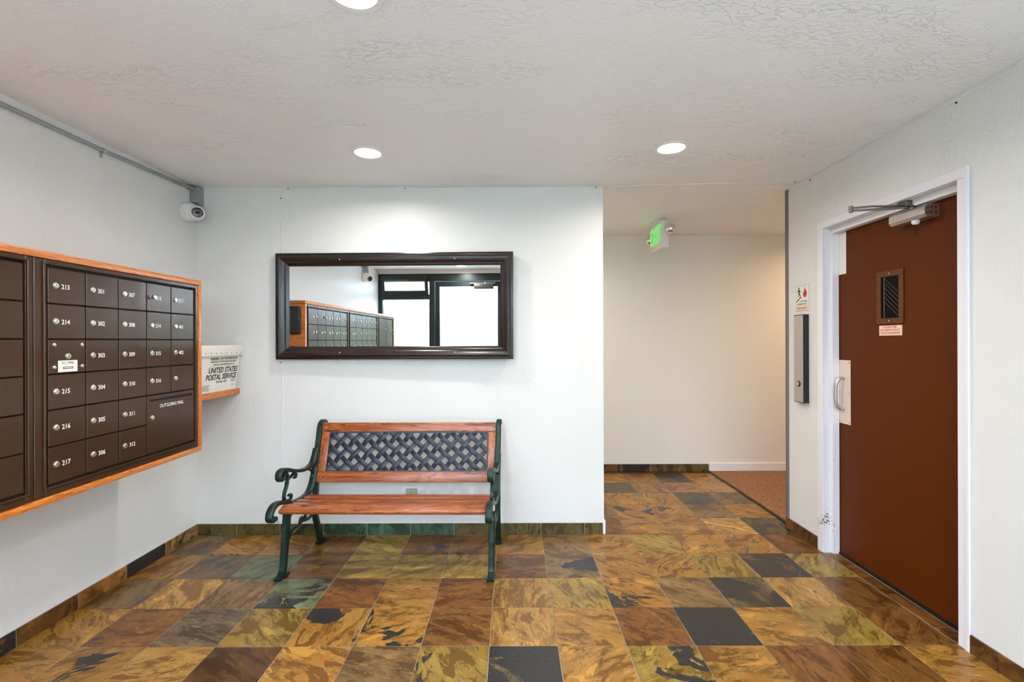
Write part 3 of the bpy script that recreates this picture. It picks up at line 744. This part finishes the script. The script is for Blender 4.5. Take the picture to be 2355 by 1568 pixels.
mb._add(V, [(3, 2, 1, 0)] + [(i, (i + 1) % 4, 4 + (i + 1) % 4, 4 + i) for i in range(4)] + [(4 + i, 4 + (i + 1) % 4, 8 + (i + 1) % 4, 8 + i) for i in range(4)] + [(8 + i, 8 + (i + 1) % 4, 12 + (i + 1) % 4, 12 + i) for i in range(4)] + [(12, 13, 14, 15)])
obj('tub_body', mb, 'tub_plastic', tub, smooth=False)
mb = MB()
for d in ((b_[0] - .006, b_[1] + .008, b_[2] - .006, b_[2] + .004), (b_[0] - .006, b_[1] + .008, b_[3] - .004, b_[3] + .006), (b_[1] - .004, b_[1] + .008, b_[2], b_[3]), (b_[0] - .006, b_[0] + .004, b_[2], b_[3])):
    mb.box(d[0], d[1], d[2], d[3], zt_ - .064, zt_ + .006, .003, 2)
rim = obj('tub_rim', mb, 'tub_plastic', tub)
mb = MB()
for k in range(9):
    y = b_[2] + .04 + k * (b_[3] - b_[2] - .06) / 8
    mb.cyl((b_[1] + .007, y, zt_ - .046), (b_[1] + .0095, y, zt_ - .046), .0035, n=8)
obj('rivet', mb, 'grey_strip', rim)
tub_up = Vector((.030, 0, zt_ - zb_)).normalized()
def tub_pos(y, z): return (-1.838 + .030 * (z - zb_) / (zt_ - zb_) + .0012, y, z)
tf = tub
for s, size, y, z, sx, bo in (('WARNING - NOT FOR PRIVATE USE', .0205, 1.045, 1.252, .90, .0004), ('MAXIMUM PENALTY FOR THEFT OR MISUSE OF POSTAL PROPERTY', .0125, 1.045, 1.233, .74, 0), ('$1,000 FINE AND 3 YEARS IMPRISONMENT (18 USC 1707)', .0125, 1.045, 1.216, .74, 0),
                           ('UNITED STATES', .0500, 1.045, 1.166, .88, .0010), ('POSTAL SERVICE', .0500, 1.030, 1.122, .88, .0010), ('FOR MAIL ONLY', .0200, 1.035, 1.099, .82, 0)):
    text('lettering', s, size, tub_pos(y, z), (0, 1, 0), tub_up, 'print_black', tf, 'CENTER', .18, sx, .0002, bo)
for z in (1.208, 1.246):
    mb = MB(); p = tub_pos(1.045, z); mb.box(p[0] - .001, p[0] + .0004, .90, 1.175, z - .0006, z + .0006); obj('rule_line', mb, 'print_black', tf)

for y, z, w_ in ((.86, 1.088, .10), (.86, 1.078, .08), (.86, 1.068, .10), (.86, 1.058, .09), (1.165, 1.112, .05), (1.165, 1.102, .05), (1.165, 1.076, .03)):   # print too small to read
    mb = MB(); p = tub_pos(y, z); mb.box(p[0] - .001, p[0] + .0004, y - w_ / 2, y + w_ / 2, z - .0018, z + .0018); obj('fine_print', mb, 'grey_strip', tf)
# ================================================================== MIRROR
mth = math.radians(1.3)
mir = thing('wall_mirror', 'wide wall mirror in a dark wooden moulded frame above the bench', 'mirror', (-.717, 1.2, 1.615))
MR = Matrix.Translation((-.717, 1.2, 1.615)) @ Matrix.Rotation(mth, 4, 'Z').inverted()
hw, hh = .832, .371
prof = [(0, -.028), (0, .022), (.008, .024), (.010, .020), (.016, .020), (.018, .030), (.030, .036), (.050, .032), (.066, .020), (.070, .014), (.084, .010), (.090, .004), (.090, -.028)]
corners = [(-1, -1), (1, -1), (1, 1), (-1, 1)]
for side in range(4):
    a, c = corners[side], corners[(side + 1) % 4]
    mb = MB(); rr = []
    for cx_, cz_ in (a, c):
        rr.append([mb.bm.verts.new((cx_ * (hw - d), -h, cz_ * (hh - d))) for d, h in prof])
    n = len(prof)
    for i in range(n):
        mb.bm.faces.new((rr[0][i], rr[0][(i + 1) % n], rr[1][(i + 1) % n], rr[1][i]))
    mb.bm.faces.new(rr[0]); mb.bm.faces.new(rr[1][::-1])
    mb.xf(MR); obj('frame_rail' if side % 2 == 0 else 'frame_stile', mb, 'frame_wood' if side % 2 == 0 else 'frame_wood_z', mir)
mb = MB(); mb.box(-hw + .085, hw - .085, -.003, .003, -hh + .085, hh - .085); mb.xf(MR); obj('mirror_glass', mb, 'mirror_glass', mir, smooth=False)
mb = MB(); mb.box(-hw + .02, hw - .02, .004, .022, -hh + .02, hh - .02); mb.xf(MR); obj('backing_board', mb, 'gap_black', mir)
for x in (-.375, .428):
    for z in (hh - .047, -hh + .047): mb = MB(); mb.sphere((x, -.034, z), .0038, 10, 6); mb.xf(MR); obj('nail_head', mb, 'print_white', mir)

# ================================================================== BENCH
bench = thing('garden_bench', 'wooden slat bench with cast iron ends and a woven lattice back', 'bench', (-.62, .85, 0))
def skew(mb):
    for v in mb.bm.verts:
        x, y, z = v.co
        v.co.x = x + .062 * (y - .60); v.co.y = y - .014 * (x + 1.236)
    return mb
END_L, END_R = -1.236, -.020
FEET = {'back_post': [(1.190, .800), (1.166, .818), (1.135, .815), (1.108, .785), (1.085, .70), (1.058, .615), (1.040, .52), (1.046, .43), (1.040, .34), (1.036, .22), (1.062, .14), (1.090, .06), (1.118, .004)]}
def iron_end(x):
    W = .034
    e = MB()
    e.bar(smoothpath(FEET['back_post'], 6), W, [.026] * 31 + [.034] * 42, x)
    obj('back_post', skew(e), 'cast_iron', bench)
    e = MB(); e.bar(smoothpath([(.685, .36), (.678, .30), (.662, .20), (.650, .12), (.634, .04), (.600, .010)], 6), W, [.052] * 7 + [.048] * 7 + [.044] * 7 + [.042] * 5 + [.032] * 5, x)
    e.bar([(.575, .010), (.60, .014), (.65, .012), (.672, .006)], W * 1.25, .016, x)
    obj('front_leg', skew(e), 'cast_iron', bench)
    e = MB(); e.bar([(1.075, .012), (1.105, .016), (1.15, .010)], W * 1.2, .018, x); obj('foot_pad', skew(e), 'cast_iron', bench)
    e = MB(); e.bar(smoothpath([(.552, .372), (.520, .368), (.500, .385), (.506, .415), (.535, .440), (.575, .446), (.640, .432), (.729, .400), (.831, .385), (.925, .388), (.983, .428), (1.018, .490), (1.048, .56), (1.066, .62)], 6), W * 1.15, .024, x)
    obj('seat_rail', skew(e), 'cast_iron', bench)
    e = MB(); e.bar(smoothpath([(1.050, .655), (1.022, .605), (.988, .568), (.925, .556), (.860, .560), (.800, .572), (.740, .590), (.680, .612), (.635, .622), (.604, .615), (.594, .592), (.604, .572), (.628, .570), (.640, .585), (.630, .598)], 5), W * 1.05, .021, x)
    obj('arm_rest', skew(e), 'cast_iron', bench)
    e = MB(); e.bar(smoothpath([(.668, .606), (.690, .572), (.688, .545), (.678, .515), (.660, .490), (.650, .462), (.655, .432)], 5), W * .55, .015, x)
    e.bar(smoothpath([(.655, .440), (.690, .428), (.722, .426), (.731, .442), (.716, .456), (.700, .450)], 5), W * .5, .011, x)
    e.bar(smoothpath([(.690, .550), (.725, .556), (.762, .566), (.786, .556), (.782, .540), (.764, .540)], 5), W * .5, .012, x)
    for z, r in ((.545, .011), (.535, .013), (.525, .011)): e.sphere((x, .684 - (.545 - z) * .4, z), r, 10, 6, (1, 1, .45))
    obj('arm_support', skew(e), 'cast_iron', bench)
    e = MB(); e.bar(smoothpath([(.940, .548), (.988, .520), (1.006, .494), (.990, .474), (.976, .478)], 5), W * .5, .012, x)
    e.bar(smoothpath([(1.006, .50), (1.03, .54), (1.05, .60)], 5), W * .5, .012, x)
    obj('arm_bracket', skew(e), 'cast_iron', bench)
    e = MB(); e.bar(smoothpath([(.690, .190), (.722, .222), (.770, .236), (.819, .230), (.850, .242), (.905, .232), (.960, .228), (1.036, .250)], 5), W * .5, .018, x)
    e.bar(smoothpath([(.830, .232), (.842, .258), (.862, .266), (.872, .250)], 4), W * .5, .010, x)
    e.bar(smoothpath([(.900, .236), (.905, .268), (.925, .284), (.940, .27)], 4), W * .5, .010, x)
    e.bar(smoothpath([(.700, .36), (.722, .348), (.726, .33), (.712, .322)], 4), W * .5, .010, x)
    obj('leg_brace', skew(e), 'cast_iron', bench)
iron_end(END_L); iron_end(END_R)
SX0, SX1 = END_L + .012, END_R - .012
def slat(nm, y0, z0, y1, z1, th, round_=.005, mat='bench_wood', x0=SX0, x1=SX1):
    """board between two edge points (section in y-z)"""
    d = Vector((y1 - y0, z1 - z0)); n = Vector((-d.y, d.x)).normalized() * th
    mb = MB(); L = d.length
    mb.box(x0, x1, -L / 2, L / 2, -th / 2, th / 2, min(round_, th * .45), 3)
    ang = math.atan2(d.y, d.x)
    mb.xf(Matrix.Translation((0, (y0 + y1) / 2, (z0 + z1) / 2)) @ Matrix.Rotation(ang, 4, 'X'))
    return obj(nm, skew(mb), mat, bench)
slat('seat_slat', .560, .398, .628, .418, .030, .013)
slat('seat_slat', .660, .406, .722, .397, .018, .003)
slat('seat_slat', .752, .394, .815, .387, .018, .003)
slat('seat_slat', .846, .384, .914, .382, .018, .003)
# back: rails, stiles, lattice in the leaning plane
BP0, BP1 = Vector((1.022, .436)), Vector((1.132, .812))
bd = (BP1 - BP0); BL = bd.length; bdn = bd.normalized()
def back_pt(s): return BP0 + bdn * s
def back_board(nm, s0, s1, x0, x1, th, mat):
    a, c = back_pt(s0), back_pt(s1); return slat(nm, a.x, a.y, c.x, c.y, th, .004, mat, x0, x1)
back_board('back_rail', 0, .068, SX0, SX1, .022, 'bench_wood')
back_board('back_rail', BL - .062, BL, SX0, SX1, .022, 'bench_wood')
back_board('back_stile', .070, BL - .064, SX0 + .004, SX0 + .058, .020, 'bench_wood_z')
back_board('back_stile', .070, BL - .064, SX1 - .058, SX1 - .004, .020, 'bench_wood_z')
lx0, lx1, ls0, ls1 = SX0 + .058, SX1 - .058, .070, BL - .064
mb = MB()
for d in ((lx0, lx1, ls0, ls0 + .006), (lx0, lx1, ls1 - .006, ls1), (lx0, lx0 + .006, ls0, ls1), (lx1 - .006, lx1, ls0, ls1)): mb.box(d[0], d[1], -.008, .008, d[2], d[3])
BM = Matrix.Translation((0, BP0.x, BP0.y)) @ Matrix.Rotation(-math.atan2(bd.x, bd.y), 4, 'X')
mb.xf(BM); lat = obj('lattice_panel', skew(mb), 'lattice_iron', bench)
# strips woven over and under; (u along x, s up the back)
PIT = .0660; SW = .0310
dirs = (Vector((math.cos(math.radians(50)), math.sin(math.radians(50)))), Vector((math.cos(math.radians(-40)), math.sin(math.radians(-40)))))
W_, H_ = lx1 - lx0, ls1 - ls0
def clip(o, d):
    t0, t1 = -9, 9
    for p, v, lo, hi in ((o.x, d.x, .0, W_), (o.y, d.y, .0, H_)):
        if abs(v) < 1e-9: continue
        a, c = (lo - p) / v, (hi - p) / v
        t0, t1 = max(t0, min(a, c)), min(t1, max(a, c))
    return (t0, t1) if t1 - t0 > .025 else None
for k in (0, 1):
    d = dirs[k]; nrm = Vector((-d.y, d.x)); other = dirs[1 - k]
    for i in range(-30, 31):
        o = nrm * (i * PIT)
        cp = clip(o, d)
        if not cp: continue
        ts = [cp[0]]; 
        jlo = math.ceil((cp[0]) / PIT - .5); jhi = math.floor(cp[1] / PIT + .5)
        # crossings lie at t = j*PIT; offset alternates with i+j
        samples = []
        nst = max(2, int((cp[1] - cp[0]) / (PIT / 4)))
        for q in range(nst + 1):
            t = cp[0] + (cp[1] - cp[0]) * q / nst
            off = .0058 * math.cos(PI * t / PIT) * (1 if (i + k) % 2 == 0 else -1)
            off = max(-.0048, min(.0048, off * 1.6))
            samples.append((t, off))
        mb = MB(); prev = None
        for t, off in samples:
            p = o + d * t
            sec = []
            for w_, h_ in ((-SW / 2, -.003), (-SW / 2, .0015), (-SW / 2 + .004, .003), (SW / 2 - .004, .003), (SW / 2, .0015), (SW / 2, -.003)):
                q = p + nrm * w_; q.x = min(max(q.x, 0), W_); q.y = min(max(q.y, 0), H_)
                sec.append(mb.bm.verts.new((lx0 + q.x, -(off + h_), ls0 + q.y)))
            if prev:
                for a in range(6): 
                    try: mb.bm.faces.new((prev[a], prev[(a + 1) % 6], sec[(a + 1) % 6], sec[a]))
                    except ValueError: pass
            else: mb.bm.faces.new(sec[::-1])
            prev = sec
        mb.bm.faces.new(prev)
        mb.xf(BM); obj('lattice_strip', skew(mb), 'lattice_iron', lat)
for x in (SX0 + .028, SX1 - .028):
    for s in (.034, BL - .031):
        p = back_pt(s); mb = MB(); mb.sphere((x, p.x - .013, p.y), .0058, 12, 6, (1, .6, 1)); obj('bolt_head', skew(mb), 'chrome', bench)
    for y, z in ((.60, .427), (.683, .418), (.875, .392)): mb = MB(); mb.sphere((x, y, z), .0055, 12, 6, (1, 1, .5)); obj('bolt_head', skew(mb), 'chrome', bench)

# ================================================================== CEILING LIGHTS
def downlight(x, y, label, tint=LAMP_COL, power=1.0):
    t = thing('recessed_light', label, 'ceiling light', (x, y, ZC), 'recessed ceiling lights')
    mb = MB(); mb.lathe((x, y, ZC), (0, 0, -1), [(.098, 0), (.099, .004), (.094, .007), (.076, .005), (.073, .001)], 40); obj('trim_ring', mb, 'plastic_white', t)
    mb = MB(); mb.lathe((x, y, ZC - .0025), (0, 0, -1), [(0, 0), (.073, 0)], 40); obj('lens', mb, 'lamp_lens', t)
    la = bpy.data.lights.new('downlight', 'AREA'); la.shape = 'DISK'; la.size = .09; la.energy = LAMP * power; la.color = tint; la.spread = math.radians(SPREAD)
    lo = bpy.data.objects.new('downlight', la); COL.objects.link(lo); lo.location = (0, 0, -.0045); lo.parent = t
downlight(-.727, .625, 'round recessed ceiling light above the bench and mirror', LAMP_COL, .66)
downlight(1.015, .573, 'round recessed ceiling light before the hallway opening', WARM, .8)
downlight(-.385, -.655, 'round recessed ceiling light between the mailboxes and the middle of the lobby')
downlight(-.80, -2.42, 'round recessed ceiling light close to the glazed shopfront')
downlight(1.05, -1.80, 'unseen round ceiling light added as fill near the door side of the shopfront', WARM)  # added lamp behind the camera, lights the walls from the front
downlight(.10, 2.1, 'unseen round ceiling light added to light the hallway behind the mirror wall', (1, .92, .83), 1.05)  # added lamp, out of view, brightens the hall
downlight(3.5, 2.1, 'warm round recessed ceiling light over the corridor carpet', (1, .72, .46), 1.1)

# ================================================================== CCTV cameras, boxes and conduit
def cctv(yc, label_c, label_b, aim, yb0, yb1):
    jb = thing('junction_box', label_b, 'junction box', (XL, (yb0 + yb1) / 2, 2.34))
    mb = MB(); mb.box(XL + .0005, XL + .055, yb0, yb1, 2.335, 2.452, .004); obj('box_body', mb, 'galvanised', jb)
    mb = MB(); mb.box(XL + .055, XL + .058, yb0 - .001, yb1 + .001, 2.330, 2.456, .003); cv = obj('cover_plate', mb, 'galvanised', jb)
    mb = MB()
    for z in (2.345, 2.440): mb.cyl((XL + .058, (yb0 + yb1) / 2, z), (XL + .0595, (yb0 + yb1) / 2, z), .0035, n=8)
    obj('screw', mb, 'grey_strip', cv)
    zc = 2.262
    t = thing('security_camera', label_c, 'security camera', (XL, yc, zc))
    mb = MB(); mb.lathe((XL + .0005, yc, zc), (1, 0, 0), [(0, 0), (.060, 0), (.063, .01), (.062, .04), (.055, .062), (.045, .075), (0, .078)], 32); obj('base', mb, 'plastic_white', t)
    c = Vector((XL + .085, yc - .01, zc - .012)); a = Vector(aim).normalized()
    mb = MB(); mb.lathe(c, a, [(0, -.05), (.028, -.042), (.046, -.022), (.052, 0), (.049, .018), (.040, .034), (.037, .036), (0, .036)], 32); obj('housing', mb, 'plastic_white', t)
    mb = MB(); mb.lathe(c, a, [(0, .0365), (.034, .0365), (.034, .039), (.030, .0395), (0, .0395)], 32); e = obj('eye', mb, 'plastic_black', t)
    s = a.cross(Vector((0, 0, 1))).normalized(); u_ = s.cross(a); P = []
    for x, y in ((-.022, .009), (-.017, .014), (.017, .014), (.022, .009), (.022, -.009), (.017, -.014), (-.017, -.014), (-.022, -.009), (-.022, .009)): P.append(c + a * .040 + s * x + u_ * y)
    mb = MB(); mb.tube(P, .0011, 6); obj('lens_ring', mb, 'label_white', e)
    mb = MB(); mb.sphere(c + a * .039, .006, 12, 8); obj('lens', mb, 'dark_glass', e)
cctv(1.135, 'white dome security camera in the corner beside the mirror wall', 'galvanised junction box above the corner camera', (.82, -1.0, -.10), 1.175, YB - .003)
cctv(-2.10, 'white dome security camera on the mailbox wall near the shopfront', 'galvanised junction box above the camera near the shopfront', (.75, 1.0, -.25), -2.16, -2.09)
cd = thing('conduit', 'thin galvanised conduit running under the ceiling above the mailboxes', 'conduit', (XL, 0, 2.42))
mb = MB(); mb.tube([(XL + .016, 1.174, 2.438), (XL + .016, .46, 2.414), (XL + .016, -.05, 2.410), (XL + .016, -2.088, 2.414)], .0105, 12); obj('pipe', mb, 'galvanised', cd)
mb = MB(); mb.cyl((XL + .016, 1.174, 2.438), (XL + .016, 1.150, 2.4372), .016, n=14); obj('connector', mb, 'galvanised', cd)
for y in (.46, -.9):
    mb = MB(); z = 2.414 if y > 0 else 2.412
    mb.cyl((XL + .016, y - .009, z), (XL + .016, y + .009, z), .013, n=14); mb.box(XL + .0005, XL + .004, y - .009, y + .009, z - .036, z); mb.cyl((XL + .003, y, z - .026), (XL + .007, y, z - .026), .004, n=8)
    obj('strap', mb, 'stainless', cd)

# thin white cable stapled round the room
def wire(label, pts, staples, r=.0026):
    c_ = thing('cable', label, 'cable', pts[0]); mb = MB(); mb.tube(pts, r, 6); obj('wire', mb, 'plastic_white', c_)
    for p in staples: mb = MB(); mb.sphere(p, .0042, 8, 6); obj('staple', mb, 'print_black', c_)
Y_ = YB - .0032
wire('thin white cable dropping down the wall past the mirror edge', [(-1.522, Y_, .085), (-1.524, Y_, 1.3), (-1.524, Y_, 2.43), (-1.515, Y_, 2.447), (-1.495, Y_, 2.4545)], [(-1.53, Y_, 2.385), (-1.535, Y_, 1.222), (-1.56, Y_, .092)])
wire('thin white cable stapled along the top of the mirror wall', [(-1.494, Y_, 2.455), (-.5, Y_, 2.456), (XW, Y_, 2.457)], [(-1.48, Y_, 2.452), (-.65, Y_, 2.452), (XW - .05, Y_, 2.453)])
wire('thin white cable crossing the ceiling before the hallway', [(XW + .004, YB - .006, ZC - .0036), (1.05, 1.21, ZC - .0032), (1.7, 1.17, ZC - .0032), (XR - .006, 1.155, ZC - .0032)], [(2.06, 1.153, ZC - .006)])
wire('thin white cable stapled along the top of the door wall', [(XR - .0032, 1.14, ZC - .010), (XR - .0032, .6, ZC - .015), (XR - .0032, 0, ZC - .021), (XR - .0032, -1.2, ZC - .024)], [(XR - .0045, 1.06, 2.438), (XR - .0045, .005, 2.432)])

# ================================================================== EXIT SIGN
ex = thing('exit_sign', 'white exit sign with green letters and chrome lamp heads under the hall ceiling', 'exit sign', (1.46, 2.25, 2.19))
mb = MB(); mb.box(1.428, 1.492, 2.085, 2.420, 2.190, 2.432, .004, 2); obj('sign_body', mb, 'exit_body', ex)
mb = MB(); mb.box(1.42, 1.50, 2.17, 2.34, 2.432, ZC - .0005, .004); obj('canopy', mb, 'exit_body', ex)
mb = MB(); mb.box(1.4255, 1.4285, 2.098, 2.408, 2.236, 2.420, .001); fp = obj('face_plate', mb, 'label_white', ex)
text('exit_lettering', 'EXIT', .212, (1.4245, 2.2525, 2.254), (0, -1, 0), (0, 0, 1), 'exit_green', fp, 'CENTER', 0, .76, .0006, .0)
for c, end in (((1.492, 2.040, 2.348), (1.462, 2.086, 2.352)), ((1.436, 2.462, 2.330), (1.46, 2.418, 2.33))):
    mb = MB(); mb.sphere(c, .0455, 28, 16); h = obj('lamp_head', mb, 'chrome', ex)
    mb = MB(); mb.cyl(end, c, .012, n=12); obj('lamp_neck', mb, 'exit_body', h)

# ================================================================== FIRE SIGN AND CALL PANEL on the right wall
fs = thing('fire_sign', 'small framed fire sign with a running man and a red flame', 'sign', (XR, 1.153, 1.57))
fx = XR - .004
mb = MB(); mb.box(fx, XR - .0005, 1.077, 1.229, 1.569, 1.745, .001); obj('sign_plate', mb, 'sign_silver', fs)
def FP(u, v): return (fx - .0006, 1.229 - u, 1.569 + v)      # u to the reader's right, v up
def flat(nm, poly, mat): mb = MB(); mb.prism([FP(*p) for p in poly], (.0005, 0, 0)); return obj(nm, mb, mat, fs)
flat('face_panel', [(.006, .036), (.146, .036), (.146, .170), (.006, .170)], 'label_white')
flat('lower_panel', [(.006, .006), (.146, .006), (.146, .032), (.006, .032)], 'sign_pink')
def FQ(u, v): return (fx - .0012, 1.229 - u, 1.569 + v)
def flat2(nm, poly, mat): mb = MB(); mb.prism([FQ(*p) for p in poly], (.0005, 0, 0)); return obj(nm, mb, mat, fs)
def circ(cx_, cy_, r): return [(cx_ + r * math.cos(k * PI / 5), cy_ + r * math.sin(k * PI / 5)) for k in range(10)]
flat2('running_man', circ(.040, .156, .0065), 'print_black')
flat2('running_man', [(.034, .148), (.046, .148), (.050, .124), (.040, .120)], 'print_black')
flat2('running_man', [(.020, .134), (.035, .148), (.038, .143), (.024, .129)], 'print_black')
flat2('running_man', [(.045, .147), (.060, .133), (.057, .129), (.043, .141)], 'print_black')
flat2('running_man', [(.040, .124), (.050, .124), (.058, .108), (.060, .096), (.054, .096), (.051, .107)], 'print_black')
flat2('running_man', [(.040, .124), (.047, .120), (.040, .106), (.030, .100), (.028, .105), (.036, .110)], 'print_black')
flat2('stairs', [(.010, .070), (.028, .070), (.028, .082), (.046, .082), (.046, .094), (.072, .094), (.072, .088), (.058, .088), (.020, .062), (.010, .062)], 'print_black')
flat2('flame', [(.108, .088), (.094, .098), (.088, .114), (.094, .130), (.098, .122), (.102, .142), (.110, .164), (.114, .146), (.120, .134), (.124, .140), (.130, .116), (.124, .098)], 'print_red')
for s, v, sx, mt in (('IN CASE OF FIRE', .060, .72, 'print_black'), ('USE STAIRWAY FOR EXIT', .042, .72, 'print_black'), ('DO NOT USE ELEVATOR', .013, .72, 'print_red')):
    text('lettering', s, .0145, FQ(.076 if v != .060 else .095, v), (0, -1, 0), (0, 0, 1), mt, fs, 'CENTER', 0, sx if v != .042 else .64, .0001)
cp_ = thing('call_panel', 'tall elevator call panel with brushed steel face and one button', 'call panel', (XR, 1.14, .94))
mb = MB(); mb.box(XR - .038, XR - .0005, 1.084, 1.194, .940, 1.541, .001); obj('panel_box', mb, 'print_black', cp_)
mb = MB(); mb.box(XR - .040, XR - .0378, 1.087, 1.190, .945, 1.536, .0006); fpn = obj('face_plate', mb, 'stainless', cp_)
mb = MB(); mb.lathe((XR - .040, 1.137, 1.068), (-1, 0, 0), [(.020, 0), (.020, .004), (.016, .005)], 24); rg = obj('button_ring', mb, 'print_black', fpn)
mb = MB(); mb.lathe((XR - .040, 1.137, 1.068), (-1, 0, 0), [(.0155, 0), (.0155, .006), (.012, .0075), (0, .0075)], 24); obj('call_button', mb, 'stainless', fpn)

# outlet below the bench
ou = thing('wall_outlet', 'ivory electrical outlet low on the wall behind the bench', 'outlet', (-.612, YB, .27))
mb = MB(); mb.box(-.652, -.572, YB - .006, YB - .0005, .210, .325, .002); op = obj('cover_plate', mb, 'outlet_ivory', ou)
for z in (.292, .243):
    mb = MB(); mb.lathe((-.612, YB - .006, z), (0, -1, 0), [(.0165, 0), (.0165, .0015), (0, .0015)], 20); s_ = obj('socket', mb, 'outlet_ivory', ou)
    mb = MB()
    for x in (-.618, -.606): mb.box(x - .0012, x + .0012, YB - .0079, YB - .0074, z - .002, z + .007)
    mb.cyl((-.612, YB - .0079, z - .008), (-.612, YB - .0074, z - .008), .0022, n=8); obj('socket_slot', mb, 'print_black', s_)
